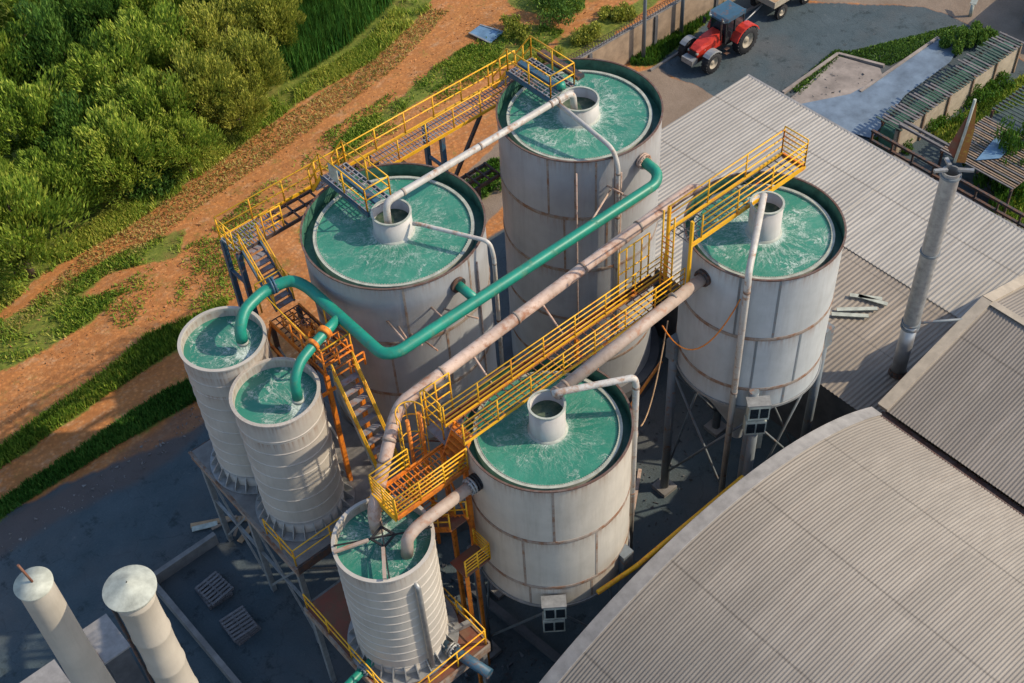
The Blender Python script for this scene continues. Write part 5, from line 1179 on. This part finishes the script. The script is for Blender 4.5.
# ------------------------------------------------------------------ ramp / basin behind the shed roof
def slab(name, pix, z, mat, th=.06):
    p = [at(x, y, z) for x, y in pix]; n_ = len(p); mb = MB()
    mb.add(p+[v-V((0,0,th)) for v in p], [tuple(range(n_)), tuple(reversed(range(n_, 2*n_)))]+[(i, i+n_, (i+1) % n_+n_, (i+1) % n_) for i in range(n_)])
    o = part(name, mb, mat); o['kind'] = 'structure'; return o
MAT['ramp'] = plain('ramp_concrete', (.27, .23, .20), .9, 0, .4, .8)
MAT['blueslab'] = plain('shade_blue_concrete', (.15, .20, .26), .5, 0, .4, .7)  # concrete tinted blue for the shadow lying over the basin
slab('ramp', [(788,100),(812,80),(838,56),(880,68),(884,80),(845,100),(800,108)], .10, 'ramp')
slab('basin_floor', [(800,104),(850,94),(890,72),(935,38),(962,42),(950,62),(905,95),(872,138),(840,130)], .14, 'blueslab')
for a, b, lab in (((783,93),(838,54),'pale kerb on the left edge of the ramp behind the shed roof'), ((838,54),(884,66),'short kerb across the top of the ramp'), ((860,92),(938,38),'kerb line between ramp and blue basin floor')):
    mb = MB(); mb.beam(at(*a, .1), at(*b, .1), .2, .2); solo('kerb_wall', mb, 'ramp', lab, 'kerb')
blades([wp([(790,88),(835,50),(850,52),(955,26),(960,32),(890,66),(840,58),(800,96)])], 6000, .16, .05, 'leaf_d', 'dark_weeds', 'dark weedy strip between the asphalt yard and the ramp', .6, tintb=.5, seed=20)
for px, py, s, lab in [(955,42,1.0,'dark bush at the head of the blue basin'),(978,38,1.0,'dark bush left of the far end of the slatted shelter')]:
    shrub(px, py, s, 'leaf_d', lab, 3400, .7, group='dark bushes around the basin')  # dark leaf colour
# long slatted shed
ss = thing('slatted_shelter', 'long shelter with dark slatted roof and tall beige wall at the right', 'shelter', (59, 32.3, 0))
sx0, sx1, sy0, sy1, sz = 53.9, 66.2, 31.1, 32.35, 2.2
mb = MB(); mb.box((sx0, sy0, 0), (sx1, sy0+.14, sz-.12)); part('wall', mb, 'cornice', ss)
for k in range(6):
    x = sx0+.2+k*2.38; mb = MB(); mb.beam((x, sy0-.06, 0), (x, sy0-.06, sz-.1), .14, .1); part('pilaster', mb, 'wood', ss)
for k in range(44):
    x = sx0+.05+k*.28; mb = MB(); mb.beam((x, sy0-.25, sz+random.uniform(-.02, .03)), (x, sy1+.2+random.uniform(-.15, .15), sz+random.uniform(-.02, .03)), .13, .05); part('slat', mb, 'mossy' if random.random() < .6 else 'pallet', ss)
for y in (sy0+.05, sy1-.1):
    mb = MB(); mb.beam((sx0, y, sz-.09), (sx1, y, sz-.09), .1, .12); part('purlin', mb, 'dark_steel', ss)
for k in range(6):
    mb = MB(); x = sx0+.2+k*2.38; mb.beam((x, sy1-.1, 0), (x, sy1-.1, sz-.15), .12, .12); part('post', mb, 'dark_steel', ss)
mb = MB(); mb.box((sx0+.1, sy0+.2, .02), (sx1-.1, sy1-.1, 1.7)); part('stored_mass', mb, 'algae', ss)
# second slatted shelter with blue panel
s2 = thing('slatted_shelter', 'wide shelter with pale slatted roof and blue panel near the right edge', 'shelter', (54.4, 26, 0))
for k in range(22):
    x = 53.7+k*.2; mb = MB(); mb.beam((x, 23.4, 2.6+random.uniform(-.02,.02)), (x, 28.1, 2.6+random.uniform(-.02,.02)), .09, .05); part('slat', mb, 'wood' if k % 3 else 'pallet', s2)
for y in (23.5, 25.6, 28.0):
    mb = MB(); mb.beam((53.6, y, 2.5), (58.0, y, 2.5), .1, .12); part('purlin', mb, 'dark_steel', s2)
for x in (53.8, 57.9):
    for y in (23.5, 28.0):
        mb = MB(); mb.beam((x, y, 0), (x, y, 2.44), .12, .12); part('post', mb, 'dark_steel', s2)
mb = MB(); pp_ = [at(x, y, 2.72) for x, y in ((976,160),(995,138),(1014,144),(1000,158))]; mb.add(pp_+[v-V((0,0,.04)) for v in pp_], [(0,1,2,3),(7,6,5,4),(0,4,5,1),(1,5,6,2),(2,6,7,3),(3,7,4,0)]); part('panel', mb, 'blue_sheet', s2)
s3 = thing('slatted_shelter', 'dark slatted roof bay cut by the right edge, beyond the blue panel', 'shelter', (60.6, 26, 0))
for k in range(20):
    x = 58.5+k*.32; mb = MB(); mb.beam((x, 22.2, 2.9), (x, 28.1, 2.9), .12, .05); part('slat', mb, 'mossy', s3)
for y in (22.4, 28.0):
    mb = MB(); mb.beam((58.3, y, 2.8), (65, y, 2.8), .1, .12); part('purlin', mb, 'dark_steel', s3)
for x in (58.4, 64.8):
    for y in (22.4, 28.0):
        mb = MB(); mb.beam((x, y, 0), (x, y, 2.74), .12, .12); part('post', mb, 'dark_steel', s3)
for px, py, s, lab in [(985,172,1.5,'bright green vine growing through the near end of the slatted roof'),(1005,165,1.4,'bright green vine right of the blue panel'),(1018,178,1.4,'bright green vine at the right edge below the blue panel'),(1000,190,1.2,'bright green vine lowest at the roof corner')]:
    s_ = shrub(px, py+6, s, 'bright', lab, 2600, .4, name='vine', cat='vine', flat=1.2, group='vines on the slatted roof'); s_.scale.z = 1.9
# fence of rails between shed roof and shelters
fn = thing('pipe_fence', 'dark double pipe fence along the far eave of the corrugated shed roof', 'fence', (52.5, 27, 0))
for y in [22.0+k*1.4 for k in range(8)]:
    mb = MB(); mb.beam((52.5, y, 0), (52.5, y, 2.5), .1, .1); part('post', mb, 'dark_steel', fn)
for x, z, m_, ya, yb in ((52.5, 2.45, 'dark_steel', 21.6, 31.9), (52.5, 1.8, 'dark_steel', 21.6, 31.9), (54.4, 2.5, 'pallet', 27.4, 31.1), (54.0, 2.5, 'pallet', 27.4, 31.1)):
    mb = MB(); mb.beam((x, ya, z), (x, yb, z), .16, .14); part('fence_rail', mb, m_, fn)
mb = MB(); mb.box((52.9, 21, 0), (54.0, 31.0, .3)); solo('kerb_wall', mb, 'concrete', 'broad low concrete strip between the shed roof and the pipe fence', 'kerb')
# top right store with corrugated roof and a short post
ts = thing('store', 'dark roofed store cut by the top right corner', 'building', at(1040, 5, 0))
b0 = at(1000, -4, 2.5); b0.x += .5
mb = MB(); bx_ = (71.0, 28.0, 84.0, 34.3)
def sf(x): return (x, 2.6+.1*(x-71), 0, 1)
mb = corrug(sf, 70.6, 84, 2, 26, 34.0, .35, .1); part('roof', mb, 'roof_gable', ts)
mb = MB(); mb.box((70.9, 26.2, 0), (84, 33.8, 2.5)); part('wall', mb, 'concrete', ts)
t = thing('bollard', 'short pale chute shaped post on the tan road at the top right', 'bollard', at(970, 16, 0))
mb = MB(); mb.tube([(0, 0, 0), (0, 0, .9)], .12, 10); part('post', mb, 'weir', t, local=True)
mb = MB(); mb.beam((0, 0, .9), (.9, .3, 1.35), .4, .06); part('chute', mb, 'weir', t, local=True)
